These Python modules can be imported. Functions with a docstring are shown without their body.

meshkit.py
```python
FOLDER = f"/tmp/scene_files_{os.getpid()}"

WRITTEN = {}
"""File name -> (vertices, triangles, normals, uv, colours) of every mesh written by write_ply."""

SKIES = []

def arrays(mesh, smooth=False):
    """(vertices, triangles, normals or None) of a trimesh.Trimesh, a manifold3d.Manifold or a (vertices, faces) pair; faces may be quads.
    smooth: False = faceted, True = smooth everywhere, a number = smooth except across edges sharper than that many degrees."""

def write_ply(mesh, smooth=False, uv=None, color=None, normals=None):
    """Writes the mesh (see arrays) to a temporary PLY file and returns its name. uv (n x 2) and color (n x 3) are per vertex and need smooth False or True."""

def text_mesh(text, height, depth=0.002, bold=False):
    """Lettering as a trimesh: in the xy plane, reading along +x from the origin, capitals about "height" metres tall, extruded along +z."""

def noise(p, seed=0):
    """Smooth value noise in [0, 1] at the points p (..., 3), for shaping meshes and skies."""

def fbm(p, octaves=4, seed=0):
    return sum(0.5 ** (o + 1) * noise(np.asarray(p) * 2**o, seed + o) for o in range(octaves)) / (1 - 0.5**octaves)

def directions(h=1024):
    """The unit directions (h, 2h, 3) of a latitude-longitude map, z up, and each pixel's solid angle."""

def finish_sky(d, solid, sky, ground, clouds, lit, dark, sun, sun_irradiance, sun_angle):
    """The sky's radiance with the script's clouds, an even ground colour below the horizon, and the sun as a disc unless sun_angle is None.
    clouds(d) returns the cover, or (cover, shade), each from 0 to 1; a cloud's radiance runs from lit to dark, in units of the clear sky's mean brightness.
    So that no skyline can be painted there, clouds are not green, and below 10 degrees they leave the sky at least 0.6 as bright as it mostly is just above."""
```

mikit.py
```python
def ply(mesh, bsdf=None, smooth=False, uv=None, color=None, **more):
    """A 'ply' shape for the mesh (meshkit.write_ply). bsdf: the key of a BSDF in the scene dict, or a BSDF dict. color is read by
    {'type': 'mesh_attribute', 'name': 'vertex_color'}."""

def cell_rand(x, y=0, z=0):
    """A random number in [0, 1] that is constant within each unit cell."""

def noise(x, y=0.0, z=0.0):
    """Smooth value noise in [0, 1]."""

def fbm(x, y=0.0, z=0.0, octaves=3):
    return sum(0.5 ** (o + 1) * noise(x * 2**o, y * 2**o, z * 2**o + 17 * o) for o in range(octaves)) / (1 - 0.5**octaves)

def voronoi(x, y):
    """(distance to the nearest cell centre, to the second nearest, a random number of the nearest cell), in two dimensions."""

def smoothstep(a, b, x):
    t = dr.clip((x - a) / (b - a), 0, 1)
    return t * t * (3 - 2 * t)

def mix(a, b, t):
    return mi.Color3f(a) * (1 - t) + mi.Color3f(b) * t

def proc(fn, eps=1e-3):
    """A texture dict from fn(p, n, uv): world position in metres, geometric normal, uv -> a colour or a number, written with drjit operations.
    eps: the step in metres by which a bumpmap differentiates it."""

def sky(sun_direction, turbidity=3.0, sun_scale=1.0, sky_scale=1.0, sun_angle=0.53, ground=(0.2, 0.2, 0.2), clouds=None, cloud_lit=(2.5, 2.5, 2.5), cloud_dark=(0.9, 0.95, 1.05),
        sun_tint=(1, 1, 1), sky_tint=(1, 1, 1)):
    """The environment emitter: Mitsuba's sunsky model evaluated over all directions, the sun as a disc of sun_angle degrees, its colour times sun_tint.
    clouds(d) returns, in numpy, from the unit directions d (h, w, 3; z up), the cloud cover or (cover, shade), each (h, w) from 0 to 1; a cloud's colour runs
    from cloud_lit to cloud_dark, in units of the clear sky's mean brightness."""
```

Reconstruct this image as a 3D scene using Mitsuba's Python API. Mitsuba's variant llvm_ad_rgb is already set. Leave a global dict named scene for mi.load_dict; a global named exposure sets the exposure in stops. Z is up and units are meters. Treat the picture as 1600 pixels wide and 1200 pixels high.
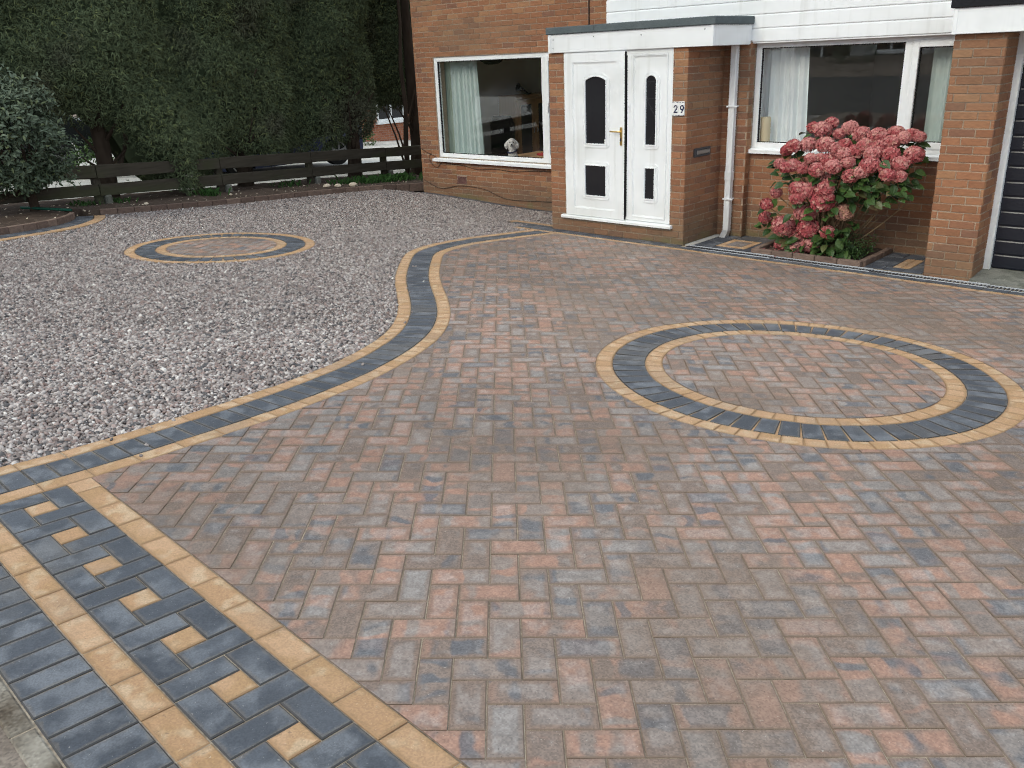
import math, random, numpy as np, trimesh, manifold3d, shapely
import drjit as dr, mitsuba as mi, mikit, meshkit
from shapely.geometry import Polygon, LineString, Point, MultiPolygon, box as sbox
from scipy.interpolate import splprep, splev
from mikit import noise, fbm, cell_rand, smoothstep, mix, voronoi

# ------------------------------------------------------------------ camera, sky, exposure
scene, labels = {}, {}
CAM = np.array([4.88390798, -7.9322591, 1.9681245])
A = np.array([[.72930, .68290, -.04292], [-.68417, .72845, -.03530], [.00716, .05509, .99846]])   # columns: house axes in the paving frame
A = np.linalg.qr(A)[0] * np.sign(np.diag(np.linalg.qr(A)[1]))
P0 = np.array([2.00942, 7.58446, 0.0])            # porch corner in the paving frame
PITCH, ROLL, YAW, FOC = .327646, .0027653, .0121130, 1336.76
fw = np.array([math.sin(YAW)*math.cos(PITCH), math.cos(YAW)*math.cos(PITCH), -math.sin(PITCH)])
rt = np.array([math.cos(YAW), -math.sin(YAW), 0]); up = np.cross(rt, fw)
up2 = -math.sin(ROLL)*rt + math.cos(ROLL)*up; rt2 = math.cos(ROLL)*rt + math.sin(ROLL)*up
CG = np.array([.0430539, -1.71057635, 1.56308731])
CAM = (CG - P0) @ A
FWD, UPV, RTV = fw @ A, up2 @ A, rt2 @ A
scene['camera'] = {'type': 'perspective', 'fov': math.degrees(2*math.atan(800/FOC)), 'fov_axis': 'x', 'near_clip': .05, 'far_clip': 500.,
                   'to_world': mi.ScalarTransform4f().look_at(origin=CAM.tolist(), target=(CAM+FWD).tolist(), up=UPV.tolist())}
scene['sky'] = mikit.sky([-.12, -.80, .55], turbidity=3, sun_scale=.24, sun_angle=28, clouds=lambda d: 1.0, cloud_lit=(2.22, 2.5, 2.78), sun_tint=(.86, 1., 1.2))
exposure = 2.55

# ------------------------------------------------------------------ helpers
rng = np.random.RandomState(7)
GN = np.array([0, 0, 1.]) @ A
def zplane(X, Y):
    o = (np.zeros(3)-P0) @ A
    return o[2] - ((X-o[0])*GN[0] + (Y-o[1])*GN[1])/GN[2]
def sst(a, b, x):
    t = np.clip((x-a)/(b-a), 0, 1); return t*t*(3-2*t)
def warp(X, Y):
    return .062*sst(-2.8, -5.4, X)*sst(-2.0, 1.0, Y)*sst(-7.6, -5.9, X)
def W(p):                                          # paving frame (x, y, height) -> world
    p = np.asarray(p, float); q = (p-P0) @ A; q[..., 2] += warp(q[..., 0], q[..., 1]) + .008*(meshkit.noise(np.stack([p[..., 0]*.9, p[..., 1]*.9, p[..., 0]*0], -1), 5)-.5) + .005*(meshkit.noise(np.stack([p[..., 0]*3., p[..., 1]*3., p[..., 0]*0], -1), 6)-.5); return q
M2 = A[:2, :2].T
def Gof(X, Y):                                     # world X, Y on the paving -> paving frame
    c = (-P0 @ A)[:2]
    return np.linalg.solve(M2, np.array([X, Y]) - c)
def zg(X, Y): return zplane(X, Y) + warp(X, Y)
def proj(p):
    d = np.atleast_2d(p) - CAM; w = d @ FWD
    w = np.where(w < .05, .05, w)
    return 512 + FOC*.64*(d @ RTV)/w, 384 - FOC*.64*(d @ UPV)/w, w

class MB:
    def __init__(s): s.v, s.f, s.u, s.n = [], [], [], 0
    def add(s, v, f, uv=(0, 0)):
        v = np.asarray(v, float); f = np.asarray(f, int)
        if f.shape[1] == 4: f = np.vstack([f[:, [0, 1, 2]], f[:, [0, 2, 3]]])
        s.v.append(v); s.f.append(f+s.n); s.n += len(v)
        s.u.append(np.broadcast_to(np.asarray(uv, float), (len(v), 2)))
        return s
    def mesh(s, m, uv=(0, 0)): return s.add(m.vertices, m.faces, uv)
    def box(s, x0, x1, y0, y1, z0, z1, ch=0, uv=(0, 0)):
        return s.mesh(cbox(x0, x1, y0, y1, z0, z1, ch), uv)
    def put(s, key, bsdf, smooth=False, **k):
        if not s.v: return None
        uv = np.vstack(s.u) if smooth in (True, False) else None
        scene[key] = mikit.ply((np.vstack(s.v), np.vstack(s.f)), bsdf, smooth=smooth, uv=uv, **k); return key
BOXF = np.array([[0,2,3,1],[4,5,7,6],[0,1,5,4],[2,6,7,3],[0,4,6,2],[1,3,7,5]])
def cbox(x0, x1, y0, y1, z0, z1, ch=0):
    x0, x1 = min(x0, x1), max(x0, x1); y0, y1 = min(y0, y1), max(y0, y1); z0, z1 = min(z0, z1), max(z0, z1)
    if ch <= 0:
        v = np.array([[x, y, z] for x in (x0, x1) for y in (y0, y1) for z in (z0, z1)])
        f = np.vstack([BOXF[:, [0, 1, 2]], BOXF[:, [0, 2, 3]]])
        m = trimesh.Trimesh(v, f, process=False); 
        if m.volume < 0: m.invert()
        return m
    c, pts = ch, []
    for x, sx in ((x0, 1), (x1, -1)):
        for y, sy in ((y0, 1), (y1, -1)):
            for z, sz in ((z0, 1), (z1, -1)):
                pts += [[x, y+sy*c, z+sz*c], [x+sx*c, y, z+sz*c], [x+sx*c, y+sy*c, z]]
    return man(manifold3d.Manifold.hull_points(np.array(pts)))
def man(m):
    q = m.to_mesh(); return trimesh.Trimesh(q.vert_properties[:, :3], q.tri_verts, process=False)
def ext(poly, y0, y1):                             # polygon in (X, Z) as a slab from Y = y0 to y1
    ms = []
    for g in getattr(poly, 'geoms', [poly]):
        m = trimesh.creation.extrude_polygon(g, abs(y1-y0), engine='earcut')
        v = m.vertices.copy(); m2 = trimesh.Trimesh(np.c_[v[:, 0], max(y0, y1)-v[:, 2], v[:, 1]], m.faces, process=False)
        ms.append(m2)
    return trimesh.util.concatenate(ms)
def exz(poly, z0, z1):
    ms = [trimesh.creation.extrude_polygon(g, z1-z0, engine='earcut') for g in getattr(poly, 'geoms', [poly])]
    for m in ms: m.apply_translation([0, 0, z0])
    return trimesh.util.concatenate(ms)
def tube(pts, r, n=7, cap=True):
    p = np.asarray(pts, float); r = np.broadcast_to(r, (len(p),)).astype(float)
    t = np.gradient(p, axis=0); t /= np.linalg.norm(t, axis=1, keepdims=True)+1e-12
    a = np.cross(t, np.where(np.abs(t[:, 2:]) < .9, [0, 0, 1.], [1., 0, 0])); a /= np.linalg.norm(a, axis=1, keepdims=True)+1e-12
    b = np.cross(t, a); an = np.arange(n)*2*np.pi/n
    v = p[:, None]+r[:, None, None]*(np.cos(an)[None, :, None]*a[:, None]+np.sin(an)[None, :, None]*b[:, None])
    i, j = np.meshgrid(np.arange(len(p)-1), np.arange(n), indexing='ij')
    q = np.stack([i*n+j, i*n+(j+1) % n, (i+1)*n+(j+1) % n, (i+1)*n+j], -1).reshape(-1, 4)
    f = np.vstack([q[:, [0, 1, 2]], q[:, [0, 2, 3]]]); v = v.reshape(-1, 3)
    if cap:
        k = len(v); v = np.vstack([v, p[:1], p[-1:]]); j = np.arange(n); e = (len(p)-1)*n
        f = np.vstack([f, np.c_[j*0+k, (j+1) % n, j], np.c_[j*0+k+1, e+j, e+(j+1) % n]])
    return trimesh.Trimesh(v, f, process=False)
_num = {}
def num(base):
    n = _num.get(base, 0); _num[base] = n+1
    return base if n == 0 else f'{base}_{n:03d}'
def tag(key, label=None, cat=None, group=None, kind=None):
    d = labels.setdefault(key, {})
    for k, x in (('label', label), ('category', cat), ('group', group), ('kind', kind)):
        if x: d[k] = x
    return key
def struct(key): return tag(key, kind='structure')
def part(mb, base, bsdf, smooth=False): return mb.put(num(base), bsdf, smooth)

# ------------------------------------------------------------------ materials
def princ(c, rough=.6, spec=.3, **k):
    d = {'type': 'principled', 'roughness': rough, 'specular': spec, **k}
    d['base_color'] = mikit.proc(c) if callable(c) else {'type': 'rgb', 'value': list(c)}
    return {'type': 'twosided', 'bsdf': d}
C3 = mi.Color3f
a00, a10, a20, a01, a11, a21 = [float(A[0, k]) for k in range(3)] + [float(A[1, k]) for k in range(3)]
def gxy(p):
    return a00*p.x+a10*p.y+a20*p.z+float(P0[0]), a01*p.x+a11*p.y+a21*p.z+float(P0[1])
gnx, gny, gnz = map(float, GN)
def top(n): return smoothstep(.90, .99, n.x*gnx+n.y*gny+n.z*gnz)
def loc(uv):
    i, j = dr.floor(uv.x), dr.floor(uv.y)
    lx, ly = (uv.x-i-.05)/.9, (uv.y-j-.05)/.9
    e = dr.minimum(dr.minimum(lx, 1-lx)*.1, dr.minimum(ly, 1-ly)*.2)
    return cell_rand(i, j, 1), cell_rand(i, j, 2), cell_rand(i, j, 3), cell_rand(i, j, 4), ly, e
def f_paver(p, n, uv):
    x, y = gxy(p); a, b, c, d, ly, e = loc(uv)
    base = mix(C3(.168, .124, .101), C3(.214, .170, .146), smoothstep(.2, .8, a))
    base = mix(base, C3(.192, .172, .160), smoothstep(.72, .95, b)*.8)
    w = fbm(x*16, y*16, 2., 2)
    band = noise(ly*(2.5+3*c)+a*90+w*1.1, b*50.)*.55+.45*fbm(x*13+a*61, y*13+b*37, a*9, 3)
    red = smoothstep(.44, .62, band + (c-.62)*.40)
    base = mix(base, C3(.300, .168, .120), red*.84)
    dk = noise(ly*(2.2+3*d)+b*70+w*1.3, a*33.)*.6+.4*fbm(x*14+b*53, y*14+a*71, b*7, 3)
    dark = smoothstep(.52, .70, dk + (d-.68)*.42)
    base = mix(base, C3(.092, .098, .110), dark*.80)
    bl = smoothstep(.40, .68, fbm(x*18+a*17, y*18+b*29, 3., 3) + (cell_rand(a*311, b*199)-.5)*.4)*smoothstep(.006, .024, e)
    base = mix(base, C3(.315, .288, .272), bl*.34)
    ed = smoothstep(.020, .003, e+.016*(fbm(x*40, y*40, 1., 2)-.5))
    base = mix(base, C3(.190, .132, .100), ed*(.25+.5*cell_rand(b*517, a*91)))
    base = mix(base, C3(.175, .128, .098), smoothstep(.46, .72, fbm(x*1.5, y*1.5, 5., 3))*.5)
    base = base*(.82+.36*fbm(x*46, y*46, 7., 3))*(.78+.44*noise(x*210, y*210))*(.90+.20*smoothstep(.3, .7, fbm(x*.8+5, y*.8, 8., 3)))
    base = mix(base, C3(.48, .45, .41), smoothstep(.94, .985, noise(x*280+7, y*280))*.6)
    base = mix(base, C3(.05, .045, .04), smoothstep(.95, .985, noise(x*150+3, y*150+9))*.55)
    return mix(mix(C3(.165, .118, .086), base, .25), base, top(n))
def f_tan(p, n, uv):
    x, y = gxy(p); a, b, c, d, ly, e = loc(uv)
    base = mix(C3(.370, .222, .120), C3(.435, .276, .164), a)
    base = mix(base, C3(.33, .20, .095), smoothstep(.46, .72, fbm(x*11+a*9, y*11+b*5, 1., 3))*.6)
    base = mix(base, C3(.50, .385, .26), smoothstep(.50, .76, fbm(x*17, y*17+b*31, 4., 3))*.55)
    base = mix(base, C3(.27, .165, .085), smoothstep(.014, .002, e+.014*(fbm(x*50, y*50, 1., 2)-.5))*.5)
    base = mix(base, C3(.26, .20, .15), smoothstep(.56, .74, fbm(x*3.1, y*3.1, 9., 4))*.35)
    base = base*(.84+.30*noise(x*240, y*240))
    base = mix(base, C3(.14, .10, .07), smoothstep(.93, .98, noise(x*130, y*130+3))*.6)
    base = mix(base, C3(.60, .52, .42), smoothstep(.95, .985, noise(x*220+5, y*220+3))*.6)
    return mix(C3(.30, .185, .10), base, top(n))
def f_char(p, n, uv):
    x, y = gxy(p); a, b, c, d, ly, e = loc(uv)
    base = mix(C3(.046, .052, .064), C3(.078, .086, .101), a)
    base = mix(base, C3(.19, .20, .218), smoothstep(.44, .76, fbm(x*10+a*13, y*10+b*17, 1., 4))*.5)
    base = mix(base, C3(.042, .047, .057), smoothstep(.52, .75, fbm(x*15, y*15+b*41, 4., 3))*.5)
    base = mix(base, C3(.15, .125, .10), smoothstep(.012, .002, e+.014*(fbm(x*50, y*50, 1., 2)-.5))*.4)
    base = mix(base, C3(.15, .135, .12), smoothstep(.55, .74, fbm(x*2.6, y*2.6, 9., 4))*.35)
    base = base*(.80+.40*noise(x*260, y*260))
    base = mix(base, C3(.38, .36, .32), smoothstep(.945, .985, noise(x*240, y*240+3))*.6)
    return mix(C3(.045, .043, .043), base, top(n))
def f_sand(p, n, uv):
    x, y = gxy(p)
    return mix(C3(.14, .112, .088), C3(.42, .35, .265), fbm(x*9, y*9, 0., 3)*.6+.55*noise(x*90, y*90)-.1)
def f_gravel(p, n, uv):
    a, b = uv.x, uv.y
    c = mix(C3(.190, .155, .142), C3(.475, .425, .395), smoothstep(.05, .95, b))
    c = mix(c, C3(.29, .20, .175), smoothstep(.62, .78, a)*.7)
    c = mix(c, C3(.095, .088, .088), smoothstep(.84, .90, a))
    c = mix(c, C3(.62, .58, .54), smoothstep(.965, .98, b))
    return c*(.85+.3*noise(p.x*140, p.y*140, p.z*140))
def f_brick(p, n, uv):
    a, b = uv.x, uv.y
    c = mix(C3(.252, .115, .063), C3(.322, .152, .083), a)
    c = mix(c, C3(.185, .098, .070), smoothstep(.72, .95, b)*.7)
    c = mix(c, C3(.37, .205, .11), smoothstep(.22, .05, b)*.6)
    s = fbm(p.x*1.1+3, p.y*1.1, p.z*1.3, 3)
    c = mix(c, C3(.20, .145, .095), smoothstep(.5, .75, s)*.35)
    low = smoothstep(.42, .0, p.z - .12*fbm(p.x*3, p.y*3, 2., 2))
    c = mix(c, C3(.135, .10, .068), low*.55)
    c = mix(c, C3(.12, .13, .06), smoothstep(.62, .72, fbm(p.x*2.3+9, p.y*2, p.z*2.6, 3))*smoothstep(.8, .3, p.z)*.5)
    return c*(.74+.52*fbm(p.x*45, p.y*45, p.z*90, 3))
def f_mortar(p, n, uv):
    c = mix(C3(.295, .225, .165), C3(.42, .34, .26), fbm(p.x*6, p.y*6, p.z*6, 3))
    c = mix(c, C3(.17, .135, .095), smoothstep(.35, -.05, p.z)*.7)
    c = mix(c, C3(.20, .165, .13), smoothstep(.52, .7, fbm(p.x*1.1+3, p.y*1.1, p.z*1.3, 3))*.5)
    return c*(.75+.5*noise(p.x*120, p.y*120, p.z*120))
def f_pvc(p, n, uv):
    d = fbm(p.x*2.2, p.y*2.2, p.z*3.1, 3); s = fbm(p.x*19, p.y*19, p.z*1.1, 3)
    c = mix(C3(.80, .815, .82), C3(.73, .745, .74), smoothstep(.45, .8, d))
    c = mix(c, C3(.52, .52, .48), smoothstep(.55, .8, s)*.28)
    return mix(c, C3(.45, .43, .36), smoothstep(.55, .1, p.z+.25*fbm(p.x*8, p.y*8, 1., 3))*.30)
def f_felt(p, n, uv): return mix(C3(.075, .092, .098), C3(.125, .145, .15), fbm(p.x*14, p.y*14, p.z*14, 3))*(.8+.4*noise(p.x*190, p.y*190, p.z*190))
def f_soil(p, n, uv):
    c = mix(C3(.038, .027, .021), C3(.085, .062, .048), fbm(p.x*7, p.y*7, p.z*7, 4))
    return mix(c, C3(.20, .15, .11), smoothstep(.86, .93, noise(p.x*38, p.y*38))*.6)
def f_conc(p, n, uv):
    c = mix(C3(.30, .29, .265), C3(.42, .405, .37), fbm(p.x*2.1, p.y*2.1, p.z*2, 4))
    c = mix(c, C3(.13, .13, .11), smoothstep(.5, .75, fbm(p.x*4+3, p.y*4, 1., 3))*.5)
    return c*(.8+.4*noise(p.x*110, p.y*110, p.z*110))
def f_slab(p, n, uv):
    c = mix(C3(.12, .12, .105), C3(.23, .225, .195), fbm(p.x*5.1, p.y*5.1, p.z*2, 4))
    c = mix(c, C3(.08, .085, .065), smoothstep(.5, .7, fbm(p.x*9+3, p.y*9, 1., 3))*.5)
    return c*(.75+.5*noise(p.x*130, p.y*130, p.z*130))
def f_edge(p, n, uv):
    c = mix(C3(.10, .08, .06), C3(.27, .245, .205), smoothstep(.3, .7, fbm(p.x*9, p.y*9, p.z*9, 4)))
    return c*(.6+.8*noise(p.x*150, p.y*150, p.z*150))
def f_dirt(p, n, uv):
    c = mix(C3(.075, .055, .042), C3(.21, .175, .145), smoothstep(.25, .75, fbm(p.x*8, p.y*8, p.z*8, 4)))
    return c*(.7+.6*noise(p.x*170, p.y*170))
def f_kerb(p, n, uv):
    c = mix(C3(.125, .085, .068), C3(.20, .14, .11), cell_rand(dr.floor(uv.x), dr.floor(uv.y), 1))
    return c*(.65+.7*fbm(p.x*30, p.y*30, p.z*30, 3))
def f_wood(p, n, uv):
    g = fbm(p.y*2.2, p.z*60, p.x*40, 3)
    c = mix(C3(.038, .033, .025), C3(.088, .076, .058), g)
    return mix(c, C3(.06, .066, .034), smoothstep(.5, .75, fbm(p.y*1.6+4, p.z*5, 0., 3))*.6)
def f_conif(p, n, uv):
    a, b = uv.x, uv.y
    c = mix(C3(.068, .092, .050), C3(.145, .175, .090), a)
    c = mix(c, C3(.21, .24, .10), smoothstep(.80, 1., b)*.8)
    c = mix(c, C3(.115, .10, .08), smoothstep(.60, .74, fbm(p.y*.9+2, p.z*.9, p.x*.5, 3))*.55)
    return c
def f_leafgrey(p, n, uv): return mix(mix(C3(.040, .062, .034), C3(.135, .170, .115), uv.x), C3(.17, .20, .08), smoothstep(.85, 1., uv.y)*.6)
def f_leaf(p, n, uv):
    c = mix(C3(.019, .044, .013), C3(.064, .115, .028), uv.x)
    return mix(c, C3(.20, .10, .06), smoothstep(.90, 1., uv.y)*.6)
def f_petal(p, n, uv):
    c = mix(C3(.40, .092, .095), C3(.58, .275, .25), smoothstep(.1, .9, uv.x))
    c = mix(c, C3(.34, .045, .065), smoothstep(.75, .95, uv.y)*.6)
    return mix(c, C3(.42, .27, .15), smoothstep(1.5, 2.5, uv.x))
def f_bark(p, n, uv): return mix(C3(.028, .020, .015), C3(.085, .062, .045), fbm(p.x*14, p.y*14, p.z*3, 3))
def f_fur(p, n, uv): return mix(C3(.72, .70, .66), C3(.52, .49, .45), smoothstep(.4, .75, fbm(p.x*60, p.y*60, p.z*60, 3)))
def f_oak(p, n, uv): return mix(C3(.33, .19, .09), C3(.45, .28, .14), fbm(p.x*3, p.y*3, p.z*.5+40*p.x, 3))

scene['m_paver'] = princ(f_paver, .62, .35)
scene['m_tan'] = princ(f_tan, .68, .3)
scene['m_charcoal'] = princ(f_char, .58, .4)
scene['m_sand'] = princ(f_sand, .9, .1)
scene['m_gravel'] = princ(f_gravel, .6, .3)
scene['m_brick'] = princ(f_brick, .85, .15)
scene['m_mortar'] = princ(f_mortar, .95, .1)
scene['m_pvc'] = princ(f_pvc, .38, .4)
scene['m_felt'] = princ(f_felt, .9, .15)
scene['m_soil'] = princ(f_soil, .95, .1)
scene['m_conc'] = princ(f_conc, .9, .15)
scene['m_slab'] = princ(f_slab, .9, .15)
scene['m_edge'] = princ(f_edge, .95, .1)
scene['m_dirt'] = princ(f_dirt, .95, .1)
scene['m_kerb'] = princ(f_kerb, .85, .15)
scene['m_wood'] = princ(f_wood, .9, .1)
scene['m_coniflid'] = princ(f_conif, .9, .05)
scene['m_leaf'] = princ(f_leaf, .45, .35)
scene['m_petal'] = princ(f_petal, .7, .15)
scene['m_bark'] = princ(f_bark, .95, .1)
scene['m_fur'] = princ(f_fur, .95, .05)
scene['m_oak'] = princ(f_oak, .5, .3)
scene['m_conif'] = princ(f_conif, .8, .12); scene['m_leafgrey'] = princ(f_leafgrey, .5, .3)
def plain(name, c, rough=.6, spec=.3, **k): scene['m_'+name] = princ(c, rough, spec, **k)
plain('navy', (.008, .010, .018), .32, .5); plain('black', (.012, .012, .014), .5, .3); plain('rubber', (.02, .02, .021), .85, .15)
plain('brass', (.62, .42, .14), .3, .5, metallic=1.0); plain('steel', (.34, .345, .35), .35, .5, metallic=1.0); plain('galv', (.62, .64, .66), .45, .5, metallic=.8)
plain('curtain', (.50, .585, .555), .9, .1); plain('sheer', (.72, .765, .77), .9, .1); plain('lining', (.40, .48, .39), .9, .1)
plain('roomwall', (.50, .49, .43), .9, .1); plain('candle', (.66, .56, .37), .5, .3); plain('red', (.36, .03, .025), .6, .2)
plain('darkgrey', (.05, .05, .055), .5, .3); plain('blue', (.006, .018, .075), .25, .6); plain('carblack', (.010, .011, .014), .22, .6)
plain('carglass', (.02, .024, .028), .08, .7); plain('alloy', (.26, .265, .27), .35, .5, metallic=.9); plain('white', (.78, .78, .76), .6, .2)
plain('ink', (.02, .025, .06), .6, .2); plain('green', (.010, .075, .05), .45, .3); plain('stem', (.17, .12, .07), .8, .1); plain('cable', (.06, .042, .034), .7, .2)
plain('seal', (.015, .015, .016), .7, .2); plain('render', (.56, .55, .52), .9, .1); plain('rooftile', (.10, .075, .065), .9, .1); plain('asphalt', (.055, .055, .056), .95, .1)
plain('grass', (.035, .085, .020), .7, .2); plain('slotdark', (.006, .006, .007), .9, .05); plain('airbrick', (.17, .085, .075), .9, .1); plain('rub', (.62, .52, .40), .9, .1)
scene['m_glass'] = {'type': 'thindielectric', 'int_ior': 1.75}
plain('obscure', (.014, .014, .017), .16, .5)

# ------------------------------------------------------------------ ground setting
def fan(n): return [[0, i, i+1] for i in range(1, n-1)]
def inset(p, c):
    p = np.asarray(p, float); n = len(p); out = []
    for i in range(n):
        d0 = p[i]-p[i-1]; d1 = p[(i+1) % n]-p[i]
        d0 /= np.linalg.norm(d0)+1e-12; d1 /= np.linalg.norm(d1)+1e-12
        n0, n1 = np.array([-d0[1], d0[0]]), np.array([-d1[1], d1[0]])
        k = 1+n0 @ n1
        out.append(p[i]+c*(n0+n1)/max(k, .3))
    return np.array(out)
def ids(): return rng.randint(1, 400, 2).astype(float)
CORN = np.array([[.05, .05], [.95, .05], [.95, .95], [.05, .95]])
def block(p, h=0, ch=.0034, depth=.03, tilt=.0011, gap=.0013):
    """A paving block over the convex outline p (paving frame, anticlockwise): chamfered top, straight sides; uv = a random number + the place on the block."""
    p = np.asarray(p, float)
    if len(p) == 4 and np.linalg.norm(p[1]-p[0]) > np.linalg.norm(p[2]-p[1]): p = np.roll(p, -1, axis=0)
    p = inset(p, gap); n = len(p); q = inset(p, ch)
    tx, ty = rng.uniform(-tilt, tilt, 2)/.1; h = h+rng.uniform(-.001, .001); c = p.mean(0)
    hh = lambda r, d: np.c_[r, h+d+(r[:, 0]-c[0])*tx+(r[:, 1]-c[1])*ty]
    v = np.vstack([hh(q, 0), hh(p, -ch*.8), hh(p, -depth)])
    i = np.arange(n); j = (i+1) % n
    f = fan(n)
    for o in (0, n):
        f += np.c_[i+n+o, j+n+o, j+o].tolist() + np.c_[i+n+o, j+o, i+o].tolist()
    return W(v), np.array(f), ids()+np.tile(CORN if n == 4 else CORN[[0]*n]*0+.5, (3, 1))
def cutblock(poly, h=0, depth=.03, frame=None):
    poly = shapely.geometry.polygon.orient(poly.buffer(-.0018, join_style=2).simplify(.001))
    if poly.is_empty or poly.geom_type != 'Polygon' or poly.area < 3e-4: return None
    h = h+rng.uniform(-.0012, .0012)
    m = trimesh.creation.extrude_polygon(poly, depth, engine='earcut'); v = m.vertices.copy(); v[:, 2] += h-depth
    if frame is None: loc = np.full((len(v), 2), .5)
    else:
        o, e1, e2 = frame; q = v[:, :2]-o; loc = np.c_[q @ e1/(e1 @ e1), q @ e2/(e2 @ e2)]; loc = .05+.9*np.clip(loc, 0, 1)
    return W(v), m.faces, ids()+loc
def sheet(poly, h, step=.06):
    """A flat sheet over the polygon (paving frame) at height h, cut small enough to follow the ground."""
    vs, fs, n = [], [], 0
    x0, y0, x1, y1 = poly.bounds
    for gx in np.arange(x0, x1, step*4):
        for gy in np.arange(y0, y1, step*4):
            c = poly.intersection(sbox(gx, gy, gx+step*4, gy+step*4))
            for g in getattr(c, 'geoms', [c]):
                if g.geom_type != 'Polygon' or g.area < 1e-6: continue
                v, f = trimesh.creation.triangulate_polygon(g, engine='earcut')
                vs.append(np.c_[v, np.full(len(v), h)]); fs.append(f+n); n += len(v)
    return W(np.vstack(vs)), np.vstack(fs)
def quad(*pts): return np.array(pts, float)
R2 = lambda: tuple(rng.rand(2))

# the ground, one sheet to the horizon
xs = np.unique(np.r_[np.linspace(-300, -34, 12), np.linspace(-34, 34, 69), np.linspace(34, 300, 12)])
gx, gy = np.meshgrid(xs, xs, indexing='ij')
s = np.minimum(1, 30/np.maximum(1, np.hypot(gx, gy)))
v = np.stack([gx, gy, zplane(gx*s, gy*s)-.07], -1).reshape(-1, 3)
N = len(xs); i, j = np.meshgrid(np.arange(N-1), np.arange(N-1), indexing='ij')
q = np.stack([i*N+j, (i+1)*N+j, (i+1)*N+j+1, i*N+j+1], -1).reshape(-1, 4)
MB().add(v, q).put(struct('ground'), 'm_dirt', smooth=True)

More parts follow.
